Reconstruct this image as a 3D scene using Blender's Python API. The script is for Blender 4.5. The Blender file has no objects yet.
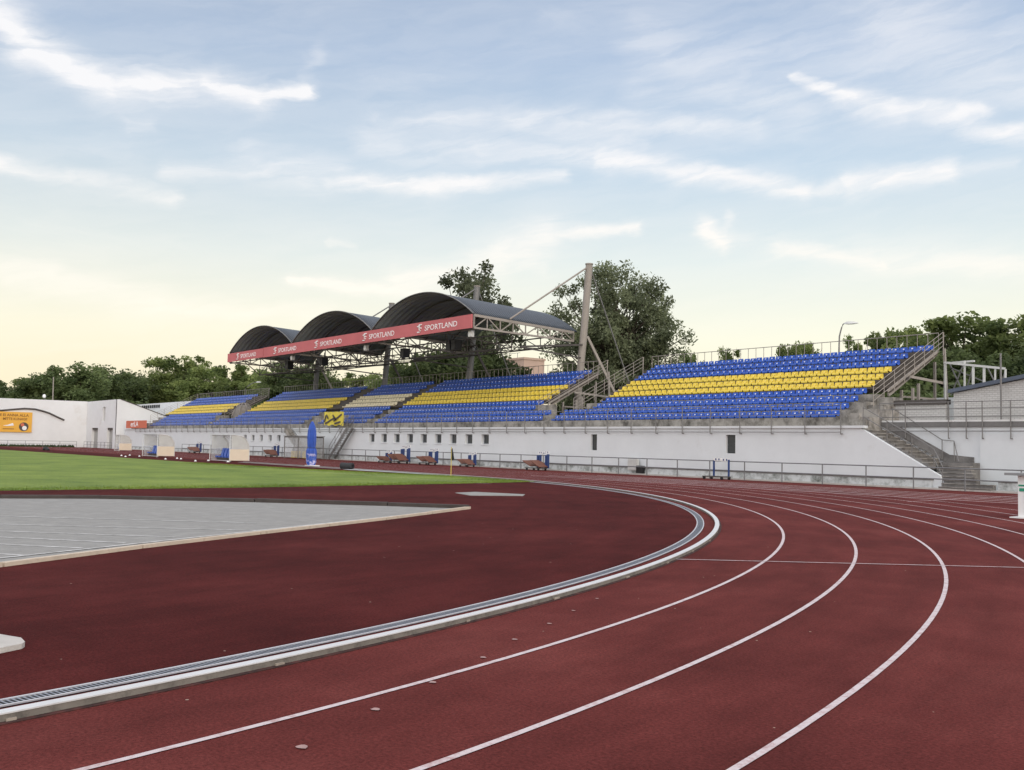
import bpy, math, random
from mathutils import Vector, Matrix
R = math.radians
rnd = random.Random(7)
scene = bpy.context.scene
COL = scene.collection

# ------------------------------------------------------------------ camera
F, PITCH, ROLL, YAW, H = 1000.0, .0604, .0195, .6481, 1.63
def cam_matrix():
    c, s = math.cos(ROLL), math.sin(ROLL); cp, sp = math.cos(PITCH), math.sin(PITCH)
    A = Matrix(((c, -s, 0), (s, c, 0), (0, 0, 1)))
    B = Matrix(((1, 0, 0), (0, cp, sp), (0, -sp, cp)))
    cy, sy = math.cos(YAW), math.sin(YAW)
    C = Matrix(((sy, 0, -cy), (cy, 0, sy), (0, 1, 0)))
    return C @ B @ A
MM = cam_matrix()
cd = bpy.data.cameras.new('camera'); cam = bpy.data.objects.new('camera', cd); COL.objects.link(cam)
right, up, fwd = MM.col[0], MM.col[1], MM.col[2]
M4 = Matrix(((right[0], up[0], -fwd[0], 0), (right[1], up[1], -fwd[1], 0), (right[2], up[2], -fwd[2], H), (0, 0, 0, 1)))
cam.matrix_world = M4
cd.sensor_fit = 'HORIZONTAL'; cd.sensor_width = 36; cd.lens = F / 1024 * 36; cd.clip_end = 5000; cd.clip_start = .1
scene.camera = cam
def ray(u, v): return MM @ Vector(((u - 512) / F, -(v - 385) / F, 1))
def gz(u, v, z=0.0):
    r = ray(u, v); t = (z - H) / r.z; return (r.x * t, r.y * t)
def at_dist(u, v, d):
    r = ray(u, v); h = math.hypot(r.x, r.y); return Vector((r.x / h * d, r.y / h * d, H + r.z / h * d))

# ------------------------------------------------------------------ materials
def new_mat(name):
    m = bpy.data.materials.new(name); m.use_nodes = True
    return m, m.node_tree.nodes, m.node_tree.links, m.node_tree.nodes['Principled BSDF']
def mat(name, col, rough=.6, var=.12, scale=3.0, metal=0.0, bump=0.0, bscale=40.0, dirt=None, dirt_scale=1.2, dirt_lo=.55, dirt_hi=.75, spec=.4, coat=0):
    """base colour with soft noise variation, optional blotches of dirt and fine bump"""
    m, n, l, b = new_mat(name)
    tc = n.new('ShaderNodeNewGeometry')
    nz = n.new('ShaderNodeTexNoise'); nz.inputs['Scale'].default_value = scale; nz.inputs['Detail'].default_value = 6
    nz.inputs['Roughness'].default_value = .65
    l.new(tc.outputs['Position'], nz.inputs['Vector'])
    cr = n.new('ShaderNodeValToRGB')
    cr.color_ramp.elements[0].position = .25; cr.color_ramp.elements[1].position = .75
    cr.color_ramp.elements[0].color = (*[c * (1 - var) for c in col], 1)
    cr.color_ramp.elements[1].color = (*[min(1, c * (1 + var)) for c in col], 1)
    l.new(nz.outputs['Fac'], cr.inputs['Fac'])
    out = cr.outputs['Color']
    if dirt:
        n2 = n.new('ShaderNodeTexNoise'); n2.inputs['Scale'].default_value = dirt_scale; n2.inputs['Detail'].default_value = 8
        n2.inputs['Roughness'].default_value = .7
        l.new(tc.outputs['Position'], n2.inputs['Vector'])
        mr = n.new('ShaderNodeMapRange'); mr.inputs[1].default_value = dirt_lo; mr.inputs[2].default_value = dirt_hi
        l.new(n2.outputs['Fac'], mr.inputs[0])
        mx = n.new('ShaderNodeMix'); mx.data_type = 'RGBA'; mx.inputs[7].default_value = (*dirt, 1)
        l.new(mr.outputs[0], mx.inputs[0]); l.new(out, mx.inputs[6]); out = mx.outputs[2]
    l.new(out, b.inputs['Base Color'])
    b.inputs['Roughness'].default_value = rough; b.inputs['Metallic'].default_value = metal
    b.inputs['Specular IOR Level'].default_value = spec
    if coat: b.inputs['Coat Weight'].default_value = coat; b.inputs['Coat Roughness'].default_value = .15
    if bump:
        n3 = n.new('ShaderNodeTexNoise'); n3.inputs['Scale'].default_value = bscale; n3.inputs['Detail'].default_value = 4
        l.new(tc.outputs['Position'], n3.inputs['Vector'])
        bp = n.new('ShaderNodeBump'); bp.inputs['Strength'].default_value = bump; bp.inputs['Distance'].default_value = .02
        l.new(n3.outputs['Fac'], bp.inputs['Height']); l.new(bp.outputs['Normal'], b.inputs['Normal'])
    return m

def track_mat(name, c0, c1, c2, speck=.0, scale=.35):
    """worn red rubber: large patches, streaks of wear, grains and pale flecks"""
    m, n, l, b = new_mat(name)
    g = n.new('ShaderNodeNewGeometry')
    a = n.new('ShaderNodeTexNoise'); a.inputs['Scale'].default_value = scale; a.inputs['Detail'].default_value = 7; a.inputs['Roughness'].default_value = .68
    l.new(g.outputs['Position'], a.inputs['Vector'])
    cr = n.new('ShaderNodeValToRGB'); e = cr.color_ramp.elements
    e[0].position = .3; e[0].color = (*c0, 1); e[1].position = .7; e[1].color = (*c2, 1)
    k = cr.color_ramp.elements.new(.5); k.color = (*c1, 1)
    l.new(a.outputs['Fac'], cr.inputs['Fac'])
    gr = n.new('ShaderNodeTexNoise'); gr.inputs['Scale'].default_value = 42; gr.inputs['Detail'].default_value = 5; gr.inputs['Roughness'].default_value = .8
    l.new(g.outputs['Position'], gr.inputs['Vector'])
    mr = n.new('ShaderNodeMapRange'); mr.inputs[1].default_value = .3; mr.inputs[2].default_value = .7; mr.inputs[3].default_value = .5; mr.inputs[4].default_value = 1.5
    l.new(gr.outputs['Fac'], mr.inputs[0])
    mul = n.new('ShaderNodeMix'); mul.data_type = 'RGBA'; mul.blend_type = 'MULTIPLY'; mul.inputs[0].default_value = 1
    l.new(cr.outputs['Color'], mul.inputs[6]); l.new(mr.outputs[0], mul.inputs[7])
    # wear running along the lanes (rings round the bend centre)
    s0 = n.new('ShaderNodeVectorMath'); s0.operation = 'SUBTRACT'; s0.inputs[1].default_value = (-42.23, -7.52, 0); l.new(g.outputs['Position'], s0.inputs[0])
    ln = n.new('ShaderNodeVectorMath'); ln.operation = 'LENGTH'; l.new(s0.outputs[0], ln.inputs[0])
    sp = n.new('ShaderNodeSeparateXYZ'); l.new(s0.outputs[0], sp.inputs[0])
    an = n.new('ShaderNodeMath'); an.operation = 'ARCTAN2'; l.new(sp.outputs[1], an.inputs[0]); l.new(sp.outputs[0], an.inputs[1])
    am = n.new('ShaderNodeMath'); am.operation = 'MULTIPLY'; am.inputs[1].default_value = 9; l.new(an.outputs[0], am.inputs[0])
    cv = n.new('ShaderNodeCombineXYZ'); l.new(ln.outputs['Value'], cv.inputs[0]); l.new(am.outputs[0], cv.inputs[1])
    wn_ = n.new('ShaderNodeTexNoise'); wn_.inputs['Scale'].default_value = 1.7; wn_.inputs['Detail'].default_value = 6; wn_.inputs['Roughness'].default_value = .7; l.new(cv.outputs[0], wn_.inputs['Vector'])
    wm = n.new('ShaderNodeMapRange'); wm.inputs[1].default_value = .3; wm.inputs[2].default_value = .7; wm.inputs[3].default_value = .8; wm.inputs[4].default_value = 1.22; l.new(wn_.outputs['Fac'], wm.inputs[0])
    mul0 = n.new('ShaderNodeMix'); mul0.data_type = 'RGBA'; mul0.blend_type = 'MULTIPLY'; mul0.inputs[0].default_value = 1
    l.new(mul.outputs[2], mul0.inputs[6]); l.new(wm.outputs[0], mul0.inputs[7]); mul = mul0
    # small flecks of grit and leaf
    vo = n.new('ShaderNodeTexVoronoi'); vo.inputs['Scale'].default_value = 3.2; vo.inputs['Randomness'].default_value = 1; l.new(g.outputs['Position'], vo.inputs['Vector'])
    vs_ = n.new('ShaderNodeSeparateColor'); l.new(vo.outputs['Color'], vs_.inputs[0])
    th = n.new('ShaderNodeMapRange'); th.inputs[1].default_value = .35; th.inputs[2].default_value = 1; th.inputs[3].default_value = -.01; th.inputs[4].default_value = .05; l.new(vs_.outputs[0], th.inputs[0])
    lt = n.new('ShaderNodeMath'); lt.operation = 'LESS_THAN'; l.new(vo.outputs['Distance'], lt.inputs[0]); l.new(th.outputs[0], lt.inputs[1])
    fl = n.new('ShaderNodeMix'); fl.data_type = 'RGBA'; fl.inputs[7].default_value = (.34, .25, .2, 1); l.new(lt.outputs[0], fl.inputs[0]); l.new(mul.outputs[2], fl.inputs[6]); mul = fl
    # pale scuffs and flecks
    v = n.new('ShaderNodeTexNoise'); v.inputs['Scale'].default_value = 3.1; v.inputs['Detail'].default_value = 9; v.inputs['Roughness'].default_value = .85
    l.new(g.outputs['Position'], v.inputs['Vector'])
    m2 = n.new('ShaderNodeMapRange'); m2.inputs[1].default_value = .695; m2.inputs[2].default_value = .76; m2.inputs[4].default_value = speck
    l.new(v.outputs['Fac'], m2.inputs[0])
    mx = n.new('ShaderNodeMix'); mx.data_type = 'RGBA'; mx.inputs[7].default_value = (.36, .22, .2, 1)
    l.new(m2.outputs[0], mx.inputs[0]); l.new(mul.outputs[2], mx.inputs[6])
    l.new(mx.outputs[2], b.inputs['Base Color'])
    b.inputs['Roughness'].default_value = .95; b.inputs['Specular IOR Level'].default_value = .06
    bp = n.new('ShaderNodeBump'); bp.inputs['Strength'].default_value = .5; bp.inputs['Distance'].default_value = .006
    l.new(gr.outputs['Fac'], bp.inputs['Height']); l.new(bp.outputs['Normal'], b.inputs['Normal'])
    return m

def line_mat():
    m, n, l, b = new_mat('worn_white_line')
    g = n.new('ShaderNodeNewGeometry')
    a = n.new('ShaderNodeTexNoise'); a.inputs['Scale'].default_value = 9; a.inputs['Detail'].default_value = 8; a.inputs['Roughness'].default_value = .8
    l.new(g.outputs['Position'], a.inputs['Vector'])
    cr = n.new('ShaderNodeValToRGB'); e = cr.color_ramp.elements
    e[0].position = .33; e[0].color = (.38, .22, .21, 1); e[1].position = .52; e[1].color = (.58, .5, .5, 1)
    l.new(a.outputs['Fac'], cr.inputs['Fac']); l.new(cr.outputs['Color'], b.inputs['Base Color']); b.inputs['Roughness'].default_value = .8
    return m

def grass_mat():
    m, n, l, b = new_mat('mown_grass')
    g = n.new('ShaderNodeNewGeometry')
    a = n.new('ShaderNodeTexNoise'); a.inputs['Scale'].default_value = .28; a.inputs['Detail'].default_value = 8; a.inputs['Roughness'].default_value = .72
    l.new(g.outputs['Position'], a.inputs['Vector'])
    cr = n.new('ShaderNodeValToRGB'); e = cr.color_ramp.elements
    e[0].position = .3; e[0].color = (.08, .135, .022, 1); e[1].position = .7; e[1].color = (.235, .3, .055, 1)
    l.new(a.outputs['Fac'], cr.inputs['Fac'])
    f = n.new('ShaderNodeTexNoise'); f.inputs['Scale'].default_value = 14; f.inputs['Detail'].default_value = 5
    l.new(g.outputs['Position'], f.inputs['Vector'])
    mr = n.new('ShaderNodeMapRange'); mr.inputs[1].default_value = .3; mr.inputs[2].default_value = .7; mr.inputs[3].default_value = .7; mr.inputs[4].default_value = 1.3
    l.new(f.outputs['Fac'], mr.inputs[0])
    mu = n.new('ShaderNodeMix'); mu.data_type = 'RGBA'; mu.blend_type = 'MULTIPLY'; mu.inputs[0].default_value = 1
    l.new(cr.outputs['Color'], mu.inputs[6]); l.new(mr.outputs[0], mu.inputs[7]); l.new(mu.outputs[2], b.inputs['Base Color'])
    b.inputs['Roughness'].default_value = .8; b.inputs['Specular IOR Level'].default_value = .2
    bp = n.new('ShaderNodeBump'); bp.inputs['Strength'].default_value = .8; bp.inputs['Distance'].default_value = .05
    l.new(f.outputs['Fac'], bp.inputs['Height']); l.new(bp.outputs['Normal'], b.inputs['Normal'])
    return m

def leaf_mat(name, c0, c1):
    m, n, l, b = new_mat(name)
    at = n.new('ShaderNodeAttribute'); at.attribute_name = 'tone'
    cr = n.new('ShaderNodeValToRGB'); e = cr.color_ramp.elements
    e[0].color = (*c0, 1); e[1].color = (*c1, 1)
    l.new(at.outputs['Fac'], cr.inputs['Fac'])
    oi = n.new('ShaderNodeObjectInfo')
    hs = n.new('ShaderNodeHueSaturation')
    mr = n.new('ShaderNodeMapRange'); mr.inputs[3].default_value = .75; mr.inputs[4].default_value = 1.3
    l.new(oi.outputs['Random'], mr.inputs[0]); l.new(mr.outputs[0], hs.inputs['Value']); l.new(cr.outputs['Color'], hs.inputs['Color'])
    l.new(hs.outputs['Color'], b.inputs['Base Color']); b.inputs['Roughness'].default_value = .6; b.inputs['Specular IOR Level'].default_value = .25
    tr = n.new('ShaderNodeBsdfTranslucent'); l.new(hs.outputs['Color'], tr.inputs['Color'])
    ms = n.new('ShaderNodeMixShader'); ms.inputs[0].default_value = .48
    l.new(b.outputs[0], ms.inputs[1]); l.new(tr.outputs[0], ms.inputs[2]); l.new(ms.outputs[0], n['Material Output'].inputs['Surface'])
    return m

def brick_mat():
    m, n, l, b = new_mat('grey_brick')
    tc = n.new('ShaderNodeNewGeometry'); sx = n.new('ShaderNodeSeparateXYZ'); cx = n.new('ShaderNodeCombineXYZ')
    l.new(tc.outputs['Position'], sx.inputs[0])
    ad = n.new('ShaderNodeMath'); ad.operation = 'ADD'; l.new(sx.outputs[0], ad.inputs[0]); l.new(sx.outputs[1], ad.inputs[1])
    l.new(ad.outputs[0], cx.inputs[0]); l.new(sx.outputs[2], cx.inputs[1])
    br = n.new('ShaderNodeTexBrick'); br.inputs['Scale'].default_value = 1; br.inputs['Brick Width'].default_value = .26; br.inputs['Row Height'].default_value = .1
    br.inputs['Mortar Size'].default_value = .014; br.inputs['Color1'].default_value = (.58, .57, .55, 1); br.inputs['Color2'].default_value = (.52, .51, .49, 1)
    br.inputs['Mortar'].default_value = (.4, .39, .37, 1)
    l.new(cx.outputs[0], br.inputs['Vector']); l.new(br.outputs['Color'], b.inputs['Base Color']); b.inputs['Roughness'].default_value = .85
    bp = n.new('ShaderNodeBump'); bp.inputs['Strength'].default_value = .5; bp.inputs['Distance'].default_value = .01; bp.invert = True
    l.new(br.outputs['Fac'], bp.inputs['Height']); l.new(bp.outputs['Normal'], b.inputs['Normal'])
    return m

def ribbed_mat(name, col, rough, metal, pitch=.25):
    m, n, l, b = new_mat(name)
    g = n.new('ShaderNodeNewGeometry'); s = n.new('ShaderNodeSeparateXYZ'); l.new(g.outputs['Position'], s.inputs[0])
    mu = n.new('ShaderNodeMath'); mu.operation = 'MULTIPLY'; mu.inputs[1].default_value = 2 * math.pi / pitch; l.new(s.outputs[1], mu.inputs[0])
    si = n.new('ShaderNodeMath'); si.operation = 'SINE'; l.new(mu.outputs[0], si.inputs[0])
    bp = n.new('ShaderNodeBump'); bp.inputs['Strength'].default_value = 1; bp.inputs['Distance'].default_value = .03
    l.new(si.outputs[0], bp.inputs['Height']); l.new(bp.outputs['Normal'], b.inputs['Normal'])
    nz = n.new('ShaderNodeTexNoise'); nz.inputs['Scale'].default_value = .8; nz.inputs['Detail'].default_value = 5; l.new(g.outputs['Position'], nz.inputs['Vector'])
    cr = n.new('ShaderNodeValToRGB'); cr.color_ramp.elements[0].color = (*[c * .8 for c in col], 1); cr.color_ramp.elements[1].color = (*[c * 1.2 for c in col], 1)
    l.new(nz.outputs['Fac'], cr.inputs['Fac']); l.new(cr.outputs['Color'], b.inputs['Base Color'])
    b.inputs['Roughness'].default_value = rough; b.inputs['Metallic'].default_value = metal
    return m

def plinth_mat():
    """white wall paint with grey damp and moss growing up from the ground"""
    m, n, l, b = new_mat('stained_plinth')
    g = n.new('ShaderNodeNewGeometry'); s = n.new('ShaderNodeSeparateXYZ'); l.new(g.outputs['Position'], s.inputs[0])
    a = n.new('ShaderNodeTexNoise'); a.inputs['Scale'].default_value = 1.1; a.inputs['Detail'].default_value = 9; a.inputs['Roughness'].default_value = .75
    l.new(g.outputs['Position'], a.inputs['Vector'])
    mr = n.new('ShaderNodeMapRange'); mr.inputs[1].default_value = .46; mr.inputs[2].default_value = .66
    l.new(a.outputs['Fac'], mr.inputs[0])
    mx = n.new('ShaderNodeMix'); mx.data_type = 'RGBA'; mx.inputs[6].default_value = (.58, .6, .6, 1); mx.inputs[7].default_value = (.12, .13, .11, 1)
    l.new(mr.outputs[0], mx.inputs[0]); l.new(mx.outputs[2], b.inputs['Base Color']); b.inputs['Roughness'].default_value = .9
    return m

def glass_mat(name, col, alpha):
    m, n, l, b = new_mat(name)
    b.inputs['Base Color'].default_value = (*col, 1); b.inputs['Roughness'].default_value = .25
    nz = n.new('ShaderNodeTexNoise'); nz.inputs['Scale'].default_value = 2
    mr = n.new('ShaderNodeMapRange'); mr.inputs[3].default_value = alpha - .1; mr.inputs[4].default_value = alpha + .1
    l.new(nz.outputs['Fac'], mr.inputs[0]); l.new(mr.outputs[0], b.inputs['Alpha'])
    return m

WHITE = mat('white_wall_paint', (.7, .725, .735), .85, .05, .6, dirt=(.55, .55, .53), dirt_scale=.5, dirt_lo=.6, dirt_hi=.95, bump=.12, bscale=20)
WHITE2 = mat('white_render', (.75, .76, .76), .85, .05, .5, dirt=(.6, .56, .5), dirt_scale=.35, dirt_lo=.58, dirt_hi=.9)
PLINTH = plinth_mat()
CONC = mat('weathered_concrete', (.34, .32, .29), .9, .3, 1.6, dirt=(.1, .092, .08), dirt_scale=1.3, dirt_lo=.44, dirt_hi=.66, bump=.4, bscale=30)
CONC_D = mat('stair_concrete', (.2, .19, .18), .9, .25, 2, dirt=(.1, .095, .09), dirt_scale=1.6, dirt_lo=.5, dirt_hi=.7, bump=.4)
CONC_L = mat('pale_concrete', (.5, .47, .43), .9, .18, 2, dirt=(.28, .26, .23), dirt_scale=2.5, bump=.4)
KERBS = mat('kerb_side_concrete', (.2, .18, .155), .9, .25, 3, dirt=(.09, .08, .07), dirt_scale=5, dirt_lo=.5, dirt_hi=.7)
KERBW = mat('white_kerb_paint', (.6, .6, .595), .5, .06, 3, dirt=(.5, .48, .46), dirt_scale=4, dirt_lo=.56, dirt_hi=.8)
STEEL = mat('galvanised_steel', (.2, .205, .21), .5, .15, 4, metal=.3)
STEEL_B = mat('beige_steel_paint', (.32, .285, .25), .55, .12, 3, dirt=(.3, .22, .16), dirt_scale=3, dirt_lo=.6, dirt_hi=.8)
STEEL_D = mat('dark_brown_steel', (.075, .065, .06), .6, .2, 3)
STEEL_G = mat('dull_grey_steel', (.2, .195, .19), .55, .15, 3, metal=.3)
ALU = mat('pale_aluminium', (.62, .62, .6), .45, .1, 3, metal=.3)
DECK = mat('dark_deck', (.1, .085, .07), .85, .3, 2)
BLUE = mat('blue_seat_plastic', (.018, .085, .43), .32, .14, 1.5, spec=.5, dirt=(.06, .135, .44), dirt_scale=2.2, dirt_lo=.55, dirt_hi=.8)
YELLOW = mat('yellow_seat_plastic', (.76, .57, .06), .34, .1, 1.5, spec=.5)
CREAM = mat('cream_seat_plastic', (.74, .66, .46), .4, .1, 1.5)
PATCHY = mat('pale_yellow_patch', (.84, .7, .25), .4, .05)
PATCHM = mat('pale_seat_patch', (.75, .77, .82), .4, .05)
ROOFM = ribbed_mat('dark_ribbed_roofing', (.045, .052, .062), .42, .35)
ROOFU = ribbed_mat('grey_roof_lining', (.2, .22, .235), .6, .0, .5)
PINK = mat('faded_red_banner', (.56, .15, .16), .7, .09, .5)
LETTER = mat('white_lettering', (.9, .85, .85), .6, .04)
BLACK = mat('black_plastic', (.012, .012, .013), .5, .2)
TARP = mat('blue_tarpaulin', (.03, .09, .42), .5, .2, 4)
BLUE_D = mat('dark_blue_paint', (.02, .05, .17), .5, .15, 4)
BROWN = mat('red_brown_board', (.16, .065, .042), .7, .2, 4)
BILL = mat('amber_billboard', (.78, .42, .06), .6, .06, 1)
BILL_T = mat('brown_letters', (.28, .13, .03), .7, .1)
REDS = mat('orange_red_sign', (.62, .16, .09), .65, .08, 1)
YEL_B = mat('yellow_banner_cloth', (.72, .6, .08), .7, .2, 2)
PLEX = glass_mat('cloudy_perspex', (.66, .66, .62), .5)
PLEX2 = glass_mat('dirty_shelter_glass', (.6, .62, .62), .33)
CREAMP = mat('cream_panel', (.72, .62, .48), .6, .06, 2)
PANE = mat('dark_window_pane', (.05, .055, .06), .2, .2)
BRICK = brick_mat()
ROOFB = mat('blue_grey_roof_edge', (.09, .11, .15), .5, .15, 2)
PAPER = mat('white_sheet', (.82, .82, .8), .6, .04)
GREYD = mat('door_grey', (.4, .4, .38), .7, .1, 1)
GREYW = mat('grey_window_frame', (.4, .41, .42), .6, .1)
GREEN = mat('green_print', (.03, .28, .17), .6, .08)
GREYL = mat('grey_lid', (.25, .26, .26), .6, .1)
TRACK = track_mat('red_running_track', (.082, .0185, .0165), (.115, .0262, .0232), (.15, .0385, .0335), .3)
APRON = track_mat('dark_red_infield', (.046, .008, .0075), (.068, .0122, .0112), (.094, .019, .0172), .45, .3)
GREYC = mat('grey_asphalt', (.27, .262, .245), .95, .12, 3, dirt=(.35, .34, .32), dirt_scale=2.2, dirt_lo=.5, dirt_hi=.8, bump=.5, bscale=60)
CHALK = mat('worn_chalk', (.62, .61, .59), .9, .15, 6, dirt=(.34, .33, .31), dirt_scale=4, dirt_lo=.42, dirt_hi=.62)
BOARD = mat('bleached_board', (.55, .46, .36), .85, .2, 3, dirt=(.2, .15, .11), dirt_scale=3, dirt_lo=.55, dirt_hi=.75)
BOARD_D = mat('dark_rubber_board', (.055, .045, .04), .8, .3, 3)
GRASS = grass_mat()
LINE = line_mat()
EARTH = mat('earth_ground', (.09, .1, .05), .95, .3, .2)
BARK = mat('tree_bark', (.07, .055, .04), .9, .3, 4, bump=.6)
LEAF_W = leaf_mat('willow_leaves', (.07, .085, .045), (.26, .29, .17))
LEAF_D = leaf_mat('dark_leaves', (.05, .075, .028), (.17, .215, .085))
LEAF_L = leaf_mat('light_leaves', (.075, .11, .034), (.26, .31, .105))
PINKB = mat('beige_house_render', (.5, .36, .29), .85, .08, .4)
FOOT = mat('mortar_foot', (.34, .29, .24), .9, .25, 8)
KERBD = mat('kerb_edge_strip', (.035, .016, .014), .95, .5, 25, dirt=(.1, .03, .025), dirt_scale=9, dirt_lo=.45, dirt_hi=.65)
RIM = mat('drain_rim', (.5, .5, .52), .5, .12, 5)
GRATE = mat('drain_grate_zinc', (.27, .28, .32), .5, .15, 6, metal=.4)
MESHG = mat('grey_netting', (.22, .2, .18), .8, .3, 4)
FLAGY = mat('flag_yellow', (.6, .46, .1), .7, .1)

# ------------------------------------------------------------------ mesh builder
class MB:
    def __init__(s): s.v = []; s.f = []; s.m = []; s.sm = []
    def add(s, vs, fs, m=0, smooth=False):
        o = len(s.v); s.v += [tuple(x) for x in vs]
        for f in fs: s.f.append(tuple(i + o for i in f)); s.m.append(m); s.sm.append(smooth)
        return s
    def box(s, x0, x1, y0, y1, z0, z1, m=0):
        vs = [(x, y, z) for z in (z0, z1) for y in (y0, y1) for x in (x0, x1)]
        return s.add(vs, [(0, 2, 3, 1), (4, 5, 7, 6), (0, 1, 5, 4), (1, 3, 7, 5), (3, 2, 6, 7), (2, 0, 4, 6)], m)
    def bar(s, p, q, w, h=None, m=0, upv=(0, 0, 1)):
        h = h or w; p, q = Vector(p), Vector(q); d = (q - p).normalized(); u = Vector(upv)
        if abs(d.dot(u)) > .98: u = Vector((0, 1, 0))
        a = d.cross(u).normalized(); b = a.cross(d)
        vs = [c + a * (w / 2 * i) + b * (h / 2 * j) for c in (p, q) for i, j in ((-1, -1), (1, -1), (1, 1), (-1, 1))]
        return s.add(vs, [(3, 2, 1, 0), (4, 5, 6, 7), (0, 1, 5, 4), (1, 2, 6, 5), (2, 3, 7, 6), (3, 0, 4, 7)], m)
    def tube(s, pts, r, n=6, m=0, r2=None, smooth=True):
        pts = [Vector(p) for p in pts]; k = len(pts); vs = []; fs = []
        for i, p in enumerate(pts):
            d = (pts[min(i + 1, k - 1)] - pts[max(i - 1, 0)]).normalized()
            u = Vector((0, 0, 1)) if abs(d.z) < .9 else Vector((0, 1, 0))
            a = d.cross(u).normalized(); b = a.cross(d)
            rr = r if r2 is None else r + (r2 - r) * i / (k - 1)
            for j in range(n):
                t = 2 * math.pi * j / n; vs.append(p + a * (rr * math.cos(t)) + b * (rr * math.sin(t)))
        for i in range(k - 1):
            for j in range(n):
                j2 = (j + 1) % n; fs.append((i * n + j, i * n + j2, (i + 1) * n + j2, (i + 1) * n + j))
        s.add(vs, fs, m, smooth)
        s.add(vs[:n], [tuple(reversed(range(n)))], m); s.add(vs[-n:], [tuple(range(n))], m)
        return s
    def prism(s, poly, axis, a, b, m=0):
        """poly of 2-D points extruded along axis ('x': points are (y,z); 'y': (x,z); 'z': (x,y))"""
        n = len(poly)
        def P(q, t): return {'x': (t, q[0], q[1]), 'y': (q[0], t, q[1]), 'z': (q[0], q[1], t)}[axis]
        vs = [P(q, a) for q in poly] + [P(q, b) for q in poly]
        fs = [tuple(range(n - 1, -1, -1)), tuple(range(n, 2 * n))] + [(i, (i + 1) % n, n + (i + 1) % n, n + i) for i in range(n)]
        return s.add(vs, fs, m)
    def lathe(s, prof, n=16, c=(0, 0, 0), m=0, smooth=True):
        vs = []; fs = []
        for r, z in prof:
            for j in range(n):
                t = 2 * math.pi * j / n; vs.append((c[0] + r * math.cos(t), c[1] + r * math.sin(t), c[2] + z))
        for i in range(len(prof) - 1):
            for j in range(n):
                j2 = (j + 1) % n; fs.append((i * n + j, i * n + j2, (i + 1) * n + j2, (i + 1) * n + j))
        return s.add(vs, fs, m, smooth)
def recalc(me):
    import bmesh
    b = bmesh.new(); b.from_mesh(me); bmesh.ops.recalc_face_normals(b, faces=b.faces); b.to_mesh(me); b.free()
def wpos(o):
    p = Vector((0, 0, 0))
    while o is not None: p += o.location; o = o.parent
    return p
def obj(name, mb, mats, parent=None, origin=None, fix=True, label=None):
    """one mesh object; mb holds world coordinates"""
    if not isinstance(mats, (list, tuple)): mats = [mats]
    o0 = wpos(parent) if parent is not None else Vector((0, 0, 0))
    base = Vector(origin) if origin is not None else o0
    me = bpy.data.meshes.new(name)
    me.from_pydata([(x - base.x, y - base.y, z - base.z) for x, y, z in mb.v], [], mb.f)
    for k in mats: me.materials.append(k)
    me.polygons.foreach_set('material_index', mb.m); me.polygons.foreach_set('use_smooth', mb.sm)
    if fix: recalc(me)
    me.update()
    o = bpy.data.objects.new(name, me); COL.objects.link(o); o.parent = parent; o.location = base - o0
    if label: o['label'] = label
    return o
def tag(o, label, cat, group=None):
    o['label'] = label; o['category'] = cat
    if group: o['group'] = group
    return o
def thing(name, loc, label, cat, group=None):
    o = bpy.data.objects.new(name, None); COL.objects.link(o); o.location = loc; o.empty_display_size = .3
    return tag(o, label, cat, group)
def struct(name, mb, m, kind='structure', **k):
    o = obj(name, mb, m, **k); o['kind'] = kind; return o
def dup(root, loc, label, rotz=None, scale=None, group=None):
    r = root.copy(); COL.objects.link(r); r.location = loc; r['label'] = label
    if group: r['group'] = group
    if rotz is not None: r.rotation_euler.z = rotz
    if scale is not None: r.scale = scale if isinstance(scale, (tuple, list)) else (scale,) * 3
    for ch in list(root.children):
        c = ch.copy(); COL.objects.link(c); c.parent = r
        for g in list(ch.children):
            d = g.copy(); COL.objects.link(d); d.parent = c
    return r
ORD = ['first', 'second', 'third', 'fourth', 'fifth', 'sixth', 'seventh', 'eighth', 'ninth', 'tenth', 'eleventh', 'twelfth', 'thirteenth', 'fourteenth', 'fifteenth',
       'sixteenth', 'seventeenth', 'eighteenth', 'nineteenth', 'twentieth'] + ['twenty-' + w for w in ('first', 'second', 'third', 'fourth', 'fifth', 'sixth', 'seventh', 'eighth', 'ninth')] + ['thirtieth'] + ['thirty-' + w for w in ('first', 'second', 'third', 'fourth', 'fifth', 'sixth')]
def text_mesh(txt, size, width=None, extrude=.004, bold=0.0):
    """returns (verts, faces) of lettering in the XZ plane, left-bottom at origin, facing -Y"""
    cu = bpy.data.curves.new('t', 'FONT'); cu.body = txt; cu.size = size; cu.extrude = extrude; cu.offset = bold; cu.resolution_u = 3
    to = bpy.data.objects.new('t', cu); COL.objects.link(to)
    dg = bpy.context.evaluated_depsgraph_get(); me = bpy.data.meshes.new_from_object(to.evaluated_get(dg))
    vs = [(v.co.x, -v.co.z, v.co.y) for v in me.vertices]; fs = [tuple(p.vertices) for p in me.polygons]
    bpy.data.objects.remove(to); bpy.data.curves.remove(cu); bpy.data.meshes.remove(me)
    x0 = min(v[0] for v in vs); x1 = max(v[0] for v in vs); k = (width / (x1 - x0)) if width else 1
    return [((v[0] - x0) * k, v[1], v[2]) for v in vs], fs
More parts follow.
